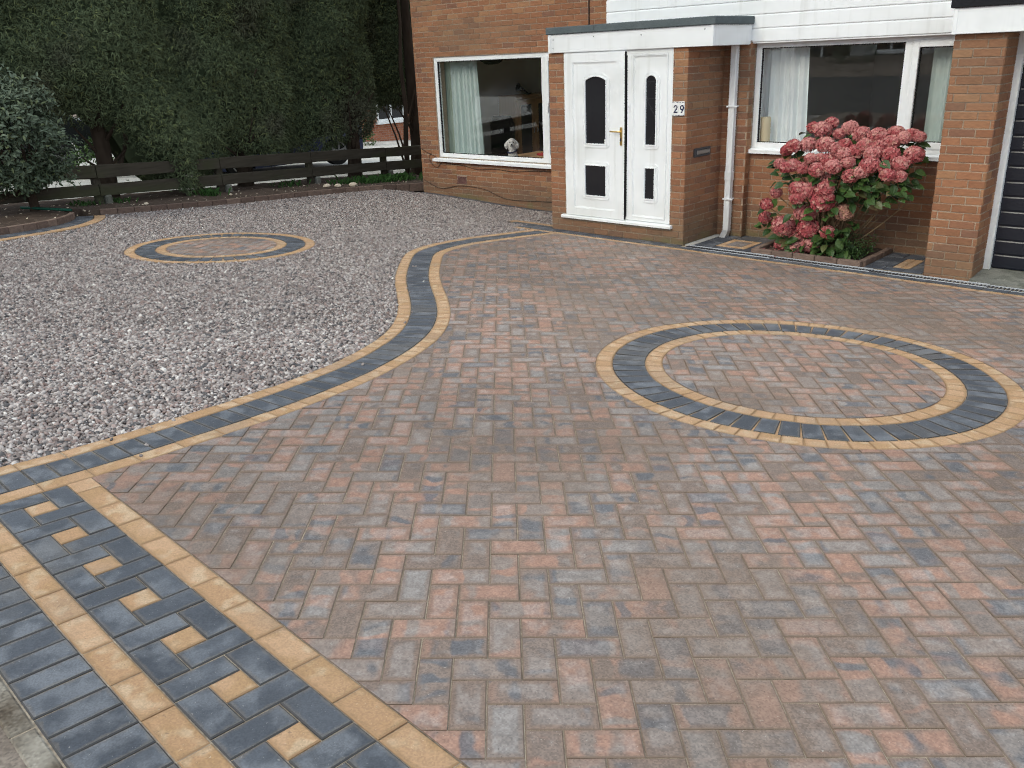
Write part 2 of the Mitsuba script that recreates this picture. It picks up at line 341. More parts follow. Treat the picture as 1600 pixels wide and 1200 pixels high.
# the winding border: centre line of its charcoal band
MID = np.array([[-3.6, .03], [-2.95, .70], [-2.07, 1.585], [-1.87, 1.785], [-1.71, 1.96], [-1.44, 2.275], [-1.20, 2.565], [-1.005, 2.855], [-.845, 3.145], [-.705, 3.43],
                [-.595, 3.74], [-.553, 4.10], [-.560, 4.45], [-.625, 5.172], [-.690, 5.75], [-.735, 6.3], [-.762, 6.75], [-.745, 7.10], [-.640, 7.42], [-.42, 7.73], [-.09, 8.07], [.52, 8.56], [1.2, 9.1]])
tck, _ = splprep(MID.T, s=.002, k=3)
uu = np.linspace(0, 1, 3000); cl = np.array(splev(uu, tck)).T
sl = np.r_[0, np.cumsum(np.linalg.norm(np.diff(cl, axis=0), axis=1))]
def along(s):
    c = np.stack([np.interp(s, sl, cl[:, k]) for k in (0, 1)], -1); e = .02
    d = np.stack([np.interp(s+e, sl, cl[:, k])-np.interp(s-e, sl, cl[:, k]) for k in (0, 1)], -1)
    d /= np.linalg.norm(d, axis=-1, keepdims=True)
    return c, np.stack([-d[..., 1], d[..., 0]], -1)          # normal points to the gravel side
def off(o, n=260):
    c, nn = along(np.linspace(0.02, sl[-1]-.02, n)); return c+nn*o
GL = lambda Y, x0=-9., x1=9.: np.array([Gof(x0, Y), Gof(x1, Y)])
def wpoly(pts): return Polygon([Gof(*q) for q in pts])
house_side = wpoly([(-20, -.285), (20, -.285), (20, 12), (-20, 12)])    # everything behind the tan edging along the house
r45 = lambda s_, c_: np.array([(s_+c_), (c_-s_)])/math.sqrt(2)           # strip frame: s along, c across
front_side = Polygon([r45(-9, -.048), r45(9, -.048), r45(9, -6), r45(-9, -6)])
right_of = Polygon(np.vstack([off(-.2), [[9, 12], [9, -6], [-3.6, -6]]]).tolist()).buffer(0)
left_of = Polygon(np.vstack([off(.2), [[2, 14], [-14, 14], [-14, -6]]]).tolist()).buffer(0)
BC, SC = np.array([1.812, 3.143]), np.array([-2.962, 7.505])
RB, RS = 1.205, .972
drive = right_of.difference(house_side).difference(front_side).difference(Point(*BC).buffer(RB, 96)).intersection(sbox(-4, -3, 6.2, 12))
drive_in = Point(*BC).buffer(RB-.405, 96)

def pixarea(v):
    x, y, w = proj(v); 
    if x.max() < 0 or x.min() > 1024 or y.max() < 0 or y.min() > 768: return 0
    return (x.max()-x.min())*(y.max()-y.min())
def nearview(v):
    x, y, w = proj(v); return x.max() > -420 and x.min() < 1440 and y.max() > -200 and y.min() < 1100
def emit(items, base, bsdf, stuff, cap=300, label=None):
    """items: (verts, faces, uv). The largest in the picture become parts of their own, the rest one part."""
    order = sorted(range(len(items)), key=lambda k: -pixarea(items[k][0]))
    seen = [k for k in order if pixarea(items[k][0]) > 0][:cap]; rest = [k for k in order if k not in set(seen)]
    for k in seen:
        v, f, uv = items[k]; MB().add(v, f, uv).put(num(base), bsdf)
    if rest:
        mb = MB()
        for k in rest: mb.add(*items[k])
        tag(mb.put(stuff, bsdf), kind='stuff')

def herring(region, base, bsdf, stuff, ang=0, org=(0, 0), k=.1, cap=300):
    items = []; ca, sa = math.cos(ang), math.sin(ang); R = np.array([[ca, -sa], [sa, ca]])
    x0, y0, x1, y1 = region.bounds; pr = shapely.prepared.prep(region)
    m = int(max(x1-x0, y1-y0)/k*1.5)+4; c0 = (np.array([(x0+x1)/2, (y0+y1)/2])-org) @ R / k; ci, cj = int(c0[0]), int(c0[1])
    for i in range(ci-m//2, ci+m//2):
        for j in range(cj-m//2, cj+m//2):
            t = (i+j) % 4
            if t == 0: w, h = 1, 2
            elif t == 2: w, h = 2, 1
            else: continue
            p = np.array([[i, j], [i+w, j], [i+w, j+h], [i, j+h]], float)*k @ R.T + org
            P = Polygon(p)
            if not pr.intersects(P): continue
            if pr.contains(P):
                items.append(block(p))
            else:
                c = P.intersection(region)
                for g in getattr(c, 'geoms', [c]):
                    if g.geom_type == 'Polygon':
                        b = cutblock(g, frame=(p[0], p[1]-p[0], p[3]-p[0]) if w < h else (p[0], p[3]-p[0], p[1]-p[0]))
                        if b: items.append(b)
    emit(items, base, bsdf, stuff, cap)

struct('driveway')
MB().add(*sheet(drive, -.0040)).put('driveway__sand_bed', 'm_sand')
herring(drive, 'driveway__paving_block', 'm_paver', 'driveway__paving_field')

# the winding border
struct('border')
edge_zone = sbox(-4, -3, 6, 12).difference(house_side)
MB().add(*sheet(Polygon(np.vstack([off(.2), off(-.2)[::-1]]).tolist()).buffer(0).intersection(edge_zone), -.0045)).put('border__sand_bed', 'm_sand')
def band(o0, o1, step, base, bsdf, s0=.05, s1=None, ch=.004):
    s1 = s1 or sl[-1]-.05; n = int((s1-s0)/step)
    for k in range(n):
        st = np.array([s0+k*step, s0+(k+1)*step]); c, nn = along(st)
        p = np.array([c[0]+nn[0]*o0, c[1]+nn[1]*o0, c[1]+nn[1]*o1, c[0]+nn[0]*o1])
        P = Polygon(p)
        if P.exterior.is_ccw is False: p = p[::-1]
        x, y, w = proj(W(np.c_[p, np.zeros(4)]))
        if house_side.contains(P) or front_cut.contains(P): continue
        if house_side.intersects(P):
            b = cutblock(P.difference(house_side))
            if b is None: continue
            mb = MB().add(*b)
        else: mb = MB().add(*block(p, ch=ch))
        if nearview(np.vstack(mb.v)): mb.put(num(base), bsdf)
front_cut = Polygon([r45(-9, -1.0), r45(9, -1.0), r45(9, -6), r45(-9, -6)])
s_mid = sl[np.argmin(np.linalg.norm(cl-[-1.3, 2.45], axis=1))]
band(-.1, .1, .1018, 'border__charcoal_block', 'm_charcoal')
for o0, o1 in ((.1, .2), (-.2, -.1)):
    band(o0, o1, .2035, 'border__tan_block', 'm_tan', s1=s_mid); 
    band(o0, o1, .103, 'border__tan_block', 'm_tan', s0=.05+int((s_mid-.05)/.2035)*.2035)

# the decorated strip at the street end
struct('entrance_band')
strip_zone = right_of
sz = Polygon([r45(-2.9, -.742), r45(1.6, -.742), r45(1.6, -.047), r45(-2.9, -.047)]).intersection(right_of)
MB().add(*sheet(sz.union(Polygon([r45(-2.2, -.80), r45(1.6, -.80), r45(1.6, -.70), r45(-2.2, -.70)])), -.005)).put('entrance_band__sand_bed', 'm_sand')
def srect(s0, s1, c0, c1, base, bsdf):
    p = np.array([r45(s0, c0), r45(s1, c0), r45(s1, c1), r45(s0, c1)]); P = Polygon(p)
    if not P.intersects(sz): return
    if not Polygon(p).exterior.is_ccw: p = p[::-1]
    if sz.buffer(.002).contains(P): b = block(p, ch=.004, gap=.0018)
    else:
        c = P.intersection(sz)
        if c.geom_type != 'Polygon': return
        b = cutblock(c)
    if b is not None and nearview(b[0]): MB().add(*b).put(num(base), bsdf)
for k in range(-5, 17): srect(-1.862+.2028*k, -1.862+.2028*(k+1), -.148, -.048, 'entrance_band__tan_block', 'm_tan')
for k in range(-9, 14): srect(-1.144+.2028*k, -1.144+.2028*(k+1), -.542, -.448, 'entrance_band__tan_block', 'm_tan')
for k in range(-14, 29): srect(-1.353+.1022*k, -1.353+.1022*(k+1), -.739, -.543, 'entrance_band__charcoal_block', 'm_charcoal')
for k in range(-6, 8):
    c = -.3928+.3053*k; a, b, e = .0509, .1526, 'entrance_band__charcoal_block'
    lo, hi, l1, h1 = -.4475, -.1485, -.3478, -.2482
    srect(c-a, c+a, l1, h1, 'entrance_band__tan_square', 'm_tan')
    srect(c-b, c+a, h1, hi, e, 'm_charcoal'); srect(c+a, c+b, l1, hi, e, 'm_charcoal')
    srect(c-a, c+b, lo, l1, e, 'm_charcoal'); srect(c-b, c-a, lo, h1, e, 'm_charcoal')

# the two paved circles
def ring(C, r0, r1, n, base, bsdf, a0, lo=None):
    for k in range(n):
        a = a0+np.array([k, k+1])*2*np.pi/n
        # blocks are not tapered: the joints open outwards
        w = 2*r0*math.tan(np.pi/n) if lo is None else lo
        m = a.mean(); d = np.array([math.cos(m), math.sin(m)]); t = np.array([-d[1], d[0]])
        j = rng.uniform(-.0015, .0015)
        w0 = min(w, 2*r0*math.tan(np.pi/n)); w1 = min(max(w, w0)+.004, 2*r1*math.tan(np.pi/n))
        p = np.array([C+d*r0-t*(w0/2+j), C+d*r1-t*(w1/2+j), C+d*r1+t*(w1/2-j), C+d*r0+t*(w0/2-j)])
        if not Polygon(p).exterior.is_ccw: p = p[::-1]
        MB().add(*block(p, ch=.003, gap=.0013)).put(num(base), bsdf)
def disc(key, C, R, h=-.0065): MB().add(*sheet(Point(*C).buffer(R, 64), h)).put(key+'__sand_bed', 'm_tan')
struct('paved_circle')
disc('paved_circle', BC, RB, -.0055)
ring(BC, RB-.1, RB, 70, 'paved_circle__tan_block', 'm_tan', .02)
ring(BC, RB-.302, RB-.102, 60, 'paved_circle__charcoal_block', 'm_charcoal', .01, .101)
ring(BC, RB-.404, RB-.304, 52, 'paved_circle__tan_block', 'm_tan', .03)
herring(drive_in, 'paved_circle__paving_block', 'm_paver', 'paved_circle__paving_field', ang=math.radians(-4), org=(.035, .02))
struct('paved_circle_001')
disc('paved_circle_001', SC, RS, -.0055)
ring(SC, RS-.1, RS, 54, 'paved_circle_001__tan_block', 'm_tan', .05)
ring(SC, RS-.302, RS-.102, 44, 'paved_circle_001__charcoal_block', 'm_charcoal', .02, .1)
ring(SC, RS-.404, RS-.304, 36, 'paved_circle_001__tan_block', 'm_tan', .0)
herring(Point(*SC).buffer(RS-.405, 64), 'paved_circle_001__paving_block', 'm_paver', 'paved_circle_001__paving_field', ang=math.radians(-7), org=tuple(SC))

# edging along the house: charcoal row, tan row, drain, raised patches
struct('house_border')
def wblock(x0, x1, y0, y1, base, bsdf, z=None, depth=.04):
    if z is None:
        p = np.array([Gof(x0, y0), Gof(x1, y0), Gof(x1, y1), Gof(x0, y1)])
        mb = MB().add(*block(p, ch=.003, gap=.0015))
    else: mb = MB().box(x0+.002, x1-.002, y0+.002, y1-.002, z-depth, z+rng.uniform(-.001, .001), .003, ids()+.5)
    if nearview(np.vstack(mb.v)): mb.put(num(base), bsdf)
MB().add(*sheet(wpoly([(-2.3, -.285), (7, -.285), (7, .1), (-2.3, .1)]), -.007)).put('house_border__sand_bed', 'm_sand')
for k in range(46): wblock(-2.25+.203*k, -2.25+.203*(k+1), -.285, -.205, 'house_border__tan_block', 'm_tan')
for k in range(20): wblock(-2.25+.1125*k, -2.25+.1125*(k+1), -.205, -.002, 'house_border__charcoal_block', 'm_charcoal')
for k in range(34): wblock(0+.203*k, .203*(k+1), -.205, -.08, 'house_border__charcoal_block', 'm_charcoal')
for k in range(11): wblock(-2.55+.1*k-.0, -2.45+.1*k, .0+.1*k*0+.0, .1, 'house_border__charcoal_block', 'm_charcoal') if k < 7 else None
for k in range(8): wblock(-2.65+.1*k, -2.55+.1*k, .102, .2, 'house_border__tan_block', 'm_tan')
for k in range(18): wblock(-5.5+.2035*k, -5.5+.2035*(k+1), 1.08, 1.18, 'house_border__charcoal_block', 'm_charcoal')
# drain channel with a slotted grating
struct('drain_channel')
mb = MB(); md = MB()
X = 0.06
zl = lambda x: zg(x, 0)+.003
for x in np.arange(.06, 5.6, 1.0):
    md.mesh(cbox(x, x+.998, -.077, .03, zl(x+.5)-.06, zl(x+.5)-.014))
md.put('drain_channel__trough', 'm_slotdark')
for x in np.arange(.06, 5.6, 1.0):
    mb.box(x, x+.996, .018, .034, zl(x)-.05, zl(x)+.002, .002); mb.box(x, x+.996, -.079, -.067, zl(x)-.05, zl(x)-.001, .002)
mb.put('drain_channel__rim', 'm_galv')
mg = MB()
for x in np.arange(.07, 5.6, .031): mg.box(x, x+.016, -.067, .018, zl(x)-.02, zl(x)-.001, .002)
tag(mg.put('drain_channel__grating_bar', 'm_darkgrey'), kind='stuff')
# raised patches flush with the threshold, either side of the flower bed
def patch(key, x0, x1, y0, y1, tx0, tx1, ty0, ty1, inner):
    struct(key)
    MB().box(x0, x1, y0, y1, -.12, -.006).put(key+'__sand_bed', 'm_sand')
    for (a, b, c, d) in ((x0, x1, y0, ty0), (x0, x1, ty1, y1)):
        n = max(1, round((b-a)/.2))
        for k in range(n): wblock(a+(b-a)*k/n, a+(b-a)*(k+1)/n, c, d, key+'__charcoal_block', 'm_charcoal', 0.)
    for (a, b) in ((x0, tx0), (tx1, x1)):
        n = max(1, round((ty1-ty0)/.2))
        for k in range(n): wblock(a, b, ty0+(ty1-ty0)*k/n, ty0+(ty1-ty0)*(k+1)/n, key+'__charcoal_block', 'm_charcoal', 0.)
    w = .075
    if inner:
        wblock(tx0, tx1, ty0, ty0+w, key+'__tan_block', 'm_tan', 0.); wblock(tx0, tx1, ty1-w, ty1, key+'__tan_block', 'm_tan', 0.)
        wblock(tx0, tx0+w, ty0+w, ty1-w, key+'__tan_block', 'm_tan', 0.); wblock(tx1-w, tx1, ty0+w, ty1-w, key+'__tan_block', 'm_tan', 0.)
        wblock(tx0+w, (tx0+tx1)/2, ty0+w, ty1-w, key+'__paving_block', 'm_paver', 0.); wblock((tx0+tx1)/2, tx1-w, ty0+w, ty1-w, key+'__paving_block', 'm_paver', 0.)
    else:
        wblock(tx0, (tx0+tx1)/2, ty0, ty1, key+'__tan_block', 'm_tan', 0.); wblock((tx0+tx1)/2, tx1, ty0, ty1, key+'__tan_block', 'm_tan', 0.)
patch('threshold_patch', .09, .785, .037, .80, .31, .655, .16, .56, True)
patch('threshold_patch_001', 1.955, 2.478, .037, .80, 2.175, 2.33, .17, .58, False)
MB().box(.005, .088, .037, .74, -.12, .004, .006).put(struct('mortar_fillet'), 'm_conc')
# concrete threshold of the garage
v = np.array([[2.88, .037], [7, .037], [7, .50], [2.88, .50]])
vv = np.vstack([np.c_[v, [0, 0, .028, .028]], np.c_[v, [-.15]*4]])
MB().add(vv, [[0, 1, 2, 3], [0, 4, 5, 1], [1, 5, 6, 2], [2, 6, 7, 3], [3, 7, 4, 0]]).put(struct('garage_threshold'), 'm_slab')

# kerb and pavement at the street end
struct('pavement')
MB().add(*sheet(Polygon([r45(-7, -.795), r45(6, -.795), r45(6, -3.2), r45(-7, -3.2)]), -.006)).put('pavement__dirt_strip', 'm_dirt')
mbk = MB()
for k in range(-7, 7):
    p = np.array([r45(k*.915, -.805), r45(k*.915+.913, -.805), r45(k*.915+.913, -.741), r45(k*.915, -.741)])
    MB().add(*block(p, h=.002, ch=.006, depth=.1)).put(num('pavement__kerb_stone'), 'm_edge')
MB().add(*sheet(Polygon([r45(-60, -3.2), r45(60, -3.2), r45(60, -12), r45(-60, -12)]), -.05, step=2)).put(struct('road'), 'm_asphalt')

# planting beds along the left boundary, brick kerbs
kerbline = np.array([[-7.24, -3.50], [-6.98, -3.30], [-6.87, -2.6], [-6.78, -1.8], [-6.68, -.5], [-6.50, .5], [-6.22, 1.35], [-5.85, 2.0]])
tk, _ = splprep(kerbline[1:].T, s=.003, k=3); kl = np.array(splev(np.linspace(0, 1, 200), tk)).T
curve = np.array([[-5.10, -6.6], [-5.35, -5.6], [-5.60, -4.90], [-5.81, -4.43], [-6.05, -3.90], [-6.40, -3.53], [-6.95, -3.27], [-7.3, -3.2]])
tcv, _ = splprep(curve.T, s=.001, k=3); cv = np.array(splev(np.linspace(0, 1, 400), tcv)).T
def wl(line, o):
    d = np.gradient(line, axis=0); d /= np.linalg.norm(d, axis=1, keepdims=True)
    return line+np.c_[-d[:, 1], d[:, 0]]*o
struct('curved_border'); struct('bed_edging')
def wband(line, o0, o1, step, base, bsdf, h0, h1, ch=.003, last=None):
    L = np.r_[0, np.cumsum(np.linalg.norm(np.diff(line, axis=0), axis=1))]
    e0, e1 = wl(line, o0), wl(line, o1)
    for k in range(int(L[-1]/step)):
        st = np.array([k*step+.003, (k+1)*step-.003])
        q = [np.array([np.interp(st, L, e[:, 0]), np.interp(st, L, e[:, 1])]).T for e in (e0, e1)]
        p = np.array([q[0][0], q[0][1], q[1][1], q[1][0]])
        if last is not None and not last(p.mean(0)): continue
        pp = np.array([Gof(*x) for x in p])
        if not Polygon(pp).exterior.is_ccw: pp = pp[::-1]
        mb = MB().add(*block(pp, h=h1, depth=h1-h0, ch=ch))
        if nearview(np.vstack(mb.v)): mb.put(num(base), bsdf)
inside = lambda p: p[0] > np.interp(p[1], kl[:, 1], kl[:, 0])
wband(cv, -.0, .135, .11, 'curved_border__tan_block', 'm_tan', -.03, .006, last=inside)
wband(cv, .14, .36, .11, 'curved_border__charcoal_block', 'm_charcoal', -.03, .006, last=lambda p: p[0] > np.interp(p[1], kl[:, 1], kl[:, 0])-.05)
wband(cv[:360], .36, .42, .21, 'bed_edging__kerb_block', 'm_kerb', -.05, .085, .006)
wband(kl, .0, .06, .22, 'bed_edging__kerb_block', 'm_kerb', -.05, .075, .006)
# soil of the beds
bx, by = np.meshgrid(np.linspace(-9.0, -5.0, 90), np.linspace(-7.5, 3.2, 190), indexing='ij')
b3 = np.stack([bx, by, bx*0], -1)
hs = .045+.035*meshkit.fbm(b3*2.3, 4)+.03*(meshkit.fbm(b3*9, 3, 5)-.5)
kx = np.interp(by, kl[:, 1], kl[:, 0]-.04); cvo = wl(cv, .38); order = np.argsort(cvo[:, 1]); cx = np.interp(by, cvo[order, 1], cvo[order, 0])
lim = np.where(by < -3.45, np.minimum(cx, 9), kx)
hs = np.where(bx < lim, hs, -.09) - .04*sst(-8.2, -8.9, bx)
v = np.stack([bx, by, zg(bx, by)+hs], -1).reshape(-1, 3)
n1 = 190; i, j = np.meshgrid(np.arange(89), np.arange(n1-1), indexing='ij')
MB().add(v, np.stack([i*n1+j, (i+1)*n1+j, (i+1)*n1+j+1, i*n1+j+1], -1).reshape(-1, 4)).put(struct('soil_bed'), 'm_soil', smooth=True)
# concrete drive of the neighbours beyond the fence
cd = np.array([[-8.75, -9], [-8.75, 4.5], [-40, 30], [-40, -9]])
gx, gy = np.meshgrid(np.linspace(-34, -8.7, 40), np.linspace(-12, 30, 60), indexing='ij')
s = np.minimum(1, 30/np.maximum(1, np.hypot(gx, gy)))
v = np.stack([gx, gy, zplane(gx*s, gy*s)-.01], -1).reshape(-1, 3)
i, j = np.meshgrid(np.arange(39), np.arange(59), indexing='ij')
MB().add(v, np.stack([i*60+j, (i+1)*60+j, (i+1)*60+j+1, i*60+j+1], -1).reshape(-1, 4)).put(struct('concrete_driveway'), 'm_conc', smooth=True)

# ------------------------------------------------------------------ gravel
kfar = kl[::8]
gr = left_of.intersection(wpoly([(-9, -9.5), (6, -9.5), (6, -.285), (-1.845, -.285), (-1.845, 1.08), (-9, 1.08)])).difference(wpoly([(-2.25, -.285), (-1.5, -.285), (-1.5, .0), (-2.25, .0)]))
gr = gr.difference(Point(*SC).buffer(RS+.003, 64)).difference(wpoly([(-2.65, .0), (-1.8, .0), (-1.8, .2), (-2.65, .2)]))
lk = np.vstack([kl[(kl[:, 1] > -3.25)], [[-5.6, 3.2], [-14, 3.2], [-14, -9.6], [-5.1, -9.6]], cv[cv[:, 0] > np.interp(cv[:, 1], kl[:, 1], kl[:, 0])-.0]])
gr = gr.difference(wpoly(lk).buffer(0)).buffer(0)
x0, y0, x1, y1 = gr.bounds
def scatter(step, zo, jz, size, keep=1.0):
    xs, ys = np.meshgrid(np.arange(x0, x1, step), np.arange(y0, y1, step*.92)); xs = xs+(np.arange(xs.shape[0]) % 2)[:, None]*step/2
    p = np.c_[xs.ravel(), ys.ravel()]+rng.uniform(-.36, .36, (xs.size, 2))*step
    p = p[(rng.rand(len(p)) < keep)]
    p = p[shapely.contains_xy(gr, p[:, 0], p[:, 1])]
    w = W(np.c_[p, np.zeros(len(p))]); sx, sy, d = proj(w)
    ok = (sx > -380) & (sx < 1300) & (sy < 1000) & ((w-CAM) @ FWD > .5); p, d = p[ok], d[ok]
    r = size*np.exp(rng.normal(0, .22, len(p)))/2
    return np.c_[p, zo+rng.uniform(-jz, jz, len(p))], r, d
def quats(n):
    q = rng.normal(size=(n, 4)); q /= np.linalg.norm(q, axis=1, keepdims=True); w, x, y, z = q.T
    return np.stack([np.stack([1-2*(y*y+z*z), 2*(x*y-z*w), 2*(x*z+y*w)], -1), np.stack([2*(x*y+z*w), 1-2*(x*x+z*z), 2*(y*z-x*w)], -1), np.stack([2*(x*z-y*w), 2*(y*z+x*w), 1-2*(x*x+y*y)], -1)], 1)
def stones(P, r, base):
    n, m = len(P), len(base.vertices)
    bv = base.vertices[None]*np.exp(rng.normal(0, .10, (n, m, 1)))
    ax = np.stack([r*rng.uniform(1.0, 1.35, n), r*rng.uniform(.8, 1.05, n), r*rng.uniform(.55, .85, n)], -1)
    yaw = rng.uniform(0, 2*np.pi, n); tl = rng.normal(0, .35, (n, 2))
    v = bv*ax[:, None]
    c, s_ = np.cos(yaw)[:, None], np.sin(yaw)[:, None]
    v = np.stack([v[..., 0]*c-v[..., 1]*s_, v[..., 0]*s_+v[..., 1]*c, v[..., 2]+v[..., 0]*tl[:, :1]+v[..., 1]*tl[:, 1:]], -1)
    v = v+P[:, None]
    f = base.faces[None]+(np.arange(n)*m)[:, None, None]
    uv = np.repeat(rng.rand(n, 2), m, axis=0)
    return W(v.reshape(-1, 3)), f.reshape(-1, 3), uv
ico = trimesh.creation.icosphere(0); octa = trimesh.Trimesh([[1, 0, 0], [-1, 0, 0], [0, 1, 0], [0, -1, 0], [0, 0, 1], [0, 0, -1]], [[0, 2, 4], [2, 1, 4], [1, 3, 4], [3, 0, 4], [2, 0, 5], [1, 2, 5], [3, 1, 5], [0, 3, 5]])
mg = MB()
for step, zo, jz, size, keep in ((.0184, -.009, .003, .0222, 1.), (.029, -.003, .003, .0222, .50)):
    P, r, d = scatter(step, zo, jz, size, keep)
    near = d < 6.0
    for sel, base in ((near, ico), (~near, ico if False else octa)):
        if sel.sum(): mg.add(*stones(P[sel], r[sel]*(1 if base is ico else 1.15), base))
# stray stones kicked over the edging
st = rng.uniform(.3, sl[-1]-1.2, 24); cc, nn = along(st); oo = .2-np.abs(rng.normal(0, .09, len(st)))-rng.rand(len(st))**6*.5
mg.add(*stones(np.c_[cc+nn*oo[:, None], np.full(len(st), .004)], .0085*np.exp(rng.normal(0, .25, len(st))), ico))
v, f = sheet(gr, -.022); mg.add(v, f, (.9, .1))
mg.put(tag('gravel', kind='stuff', label='pinkish grey rounded gravel filling the left half of the front garden', cat='gravel'), 'm_gravel', smooth=True)
#@@HOUSE
# ------------------------------------------------------------------ the house
H = 'brick_house'
tag(H, 'brown brick house with white boarding, white front door and two wide windows', 'house')
CO, BL = .0703, .2110                                # brick course and length, joints included
bricks = []
def wallbricks(O, ax, nrm, L, z0, z1, holes=(), phase=0., flip=False):
    """Stretcher bond on a wall face: O + ax*x + z, x in [0, L]; holes are (x0, x1, z0, z1)."""
    O, ax, nrm = (np.array(q, float) for q in (O, ax, nrm))
    k0, k1 = math.floor(z0/CO), math.ceil(z1/CO)
    for k in range(k0, k1):
        a0, a1 = max(z0, k*CO), min(z1, (k+1)*CO)
        if a1-a0 < .012: continue
        x = -BL*((.5 if (k+flip) % 2 else 0)+phase) - BL
        while x < L:
            segs = [(max(0, x), min(L, x+BL))]
            for (h0, h1, g0, g1) in holes:
                if g0 < a1-.01 and g1 > a0+.01:
                    ns = []
                    for s0, s1 in segs:
                        if h1 <= s0 or h0 >= s1: ns.append((s0, s1)); continue
                        if s0 < h0: ns.append((s0, h0))
                        if s1 > h1: ns.append((h1, s1))
                    segs = ns
            for s0, s1 in segs:
                if s1-s0 < .02: continue
                j = .0046; b = .0026; t = .0052+rng.uniform(-.0022, .0022)
                e0, e1 = s0+(j if s0 > 1e-6 else 0), s1-(j if s1 < L-1e-6 else 0)
                w0, w1 = rng.uniform(-.0014, .0014, 2)
                r = [(e0, a0+j+w0), (e1, a0+j+w0), (e1, a1-j+w1), (e0, a1-j+w1)]
                q = [(e0+b, a0+j+b+w0), (e1-b, a0+j+b+w0), (e1-b, a1-j-b+w1), (e0+b, a1-j-b+w1)]
                v = [O+ax*p[0]+np.array([0, 0, p[1]])-nrm*.004 for p in r]+[O+ax*p[0]+np.array([0, 0, p[1]])+nrm*(t-b*.6) for p in r]+[O+ax*p[0]+np.array([0, 0, p[1]])+nrm*t for p in q]
                f = [[8, 9, 10, 11]]+[[i, (i+1) % 4, (i+1) % 4+4, i+4] for i in range(4)]+[[i+4, (i+1) % 4+4, (i+1) % 4+8, i+8] for i in range(4)]
                f = np.array(f)
                if np.dot(np.cross(ax, [0, 0, 1]), nrm) < 0: f = f[:, ::-1]
                bricks.append((np.array(v), np.vstack([f[:, [0, 1, 2]], f[:, [0, 2, 3]]]), R2()))
            x += BL
X3, Y3 = (1, 0, 0), (0, 1, 0)
LWX0, LWX1, LWZ0, LWZ1 = -5.105, -2.2, .60, 2.034    # left window opening
wall = H+'__wall'
rect = lambda x0, x1, z0, z1: Polygon([(x0, z0), (x1, z0), (x1, z1), (x0, z1)])
walls = [  # mortar slab polygons in X, Z with Y range
    (Polygon([(-5.52, -.4), (-1.3, -.4), (-1.3, 5.0), (-5.52, 5.0)], [[(LWX0, LWZ0-.005), (LWX1, LWZ0-.005), (LWX1, LWZ1), (LWX0, LWZ1)]]), 1.2, 1.42),
    (Polygon([(-1.84, -.4), (0, -.4), (0, 2.02), (-1.84, 2.02)], [[(-1.62, .165), (-.172, .165), (-.172, 2.019), (-1.62, 2.019)]]), 0, .11),
    (rect(.0, .31, -.4, 2.05), .72, .93),
    (rect(.31, 2.95, -.4, .908), .82, 1.0),
    (rect(2.483, 2.875, -.4, 2.03), .10, .60),
]
mb = MB()
for P, ya, yb in walls: mb.mesh(ext(P, ya, yb))
mb.box(-1.84, -1.73, .11, 1.2, -.4, 2.02); mb.box(-.11, 0, .11, .72, -.4, 2.02)           # porch sides
mb.box(-5.52, -5.30, 1.42, 8.5, -.4, 5.0); mb.box(-5.30, 9.0, 8.3, 8.5, -.4, 5.0); mb.box(8.8, 9.0, .82, 8.3, -.4, 5.0)   # the rest of the shell
mb.box(2.6, 2.95, .60, .82, -.4, 2.03); mb.box(5.4, 9.0, .10, .82, -.4, 2.03)
mb.put(wall, 'm_mortar')
wallbricks((-5.52, 1.2, 0), X3, (0, -1, 0), 4.2, -.25, 3.3, [(LWX0+5.52, LWX1+5.52, LWZ0, LWZ1), (.79, .985, .215, .34)], .3)
wallbricks((-1.84, 0, 0), X3, (0, -1, 0), 1.84, -.2, 2.012, [(.22, 1.668, .165, 2.03)])
wallbricks((0, 0, 0), Y3, (1, 0, 0), .72, -.2, 2.012, [(.155, .48, .93, .975)], .0, True)
wallbricks((-1.84, 1.2, 0), (0, -1, 0), (-1, 0, 0), 1.2, -.1, 2.012)
wallbricks((.005, .72, 0), X3, (0, -1, 0), .305, -.15, 2.03, (), .12)
wallbricks((.31, .72, 0), Y3, (1, 0, 0), .1, -.15, 2.03, (), .1)
wallbricks((.31, .82, 0), X3, (0, -1, 0), 2.173, -.15, .905, (), .22)
wallbricks((2.483, .10, 0), X3, (0, -1, 0), .392, -.2, 2.012, (), .27)
wallbricks((2.875, .10, 0), Y3, (1, 0, 0), .5, -.2, 2.012, (), .27)
wallbricks((2.483, .82, 0), (0, -1, 0), (-1, 0, 0), .72, -.2, 2.012, (), .27)
wallbricks((5.4, .10, 0), X3, (0, -1, 0), 3.0, -.2, 2.012)
wallbricks((-5.52, 6.2, 0), (0, -1, 0), (-1, 0, 0), 5.0, -.2, 3.3)
emit(bricks, wall+'__brick', 'm_brick', H+'__brickwork')
# brick corner fillets on arrises keep the mortar slab hidden
# air brick
k = num(H+'__air_brick'); mb = MB()
mb.box(-4.732, -4.535, 1.20, 1.25, .217, .338)
for z in np.arange(.222, .335, .0165): mb.box(-4.728, -4.539, 1.186, 1.205, z, z+.0095, .002)
mb.put(k, 'm_airbrick')
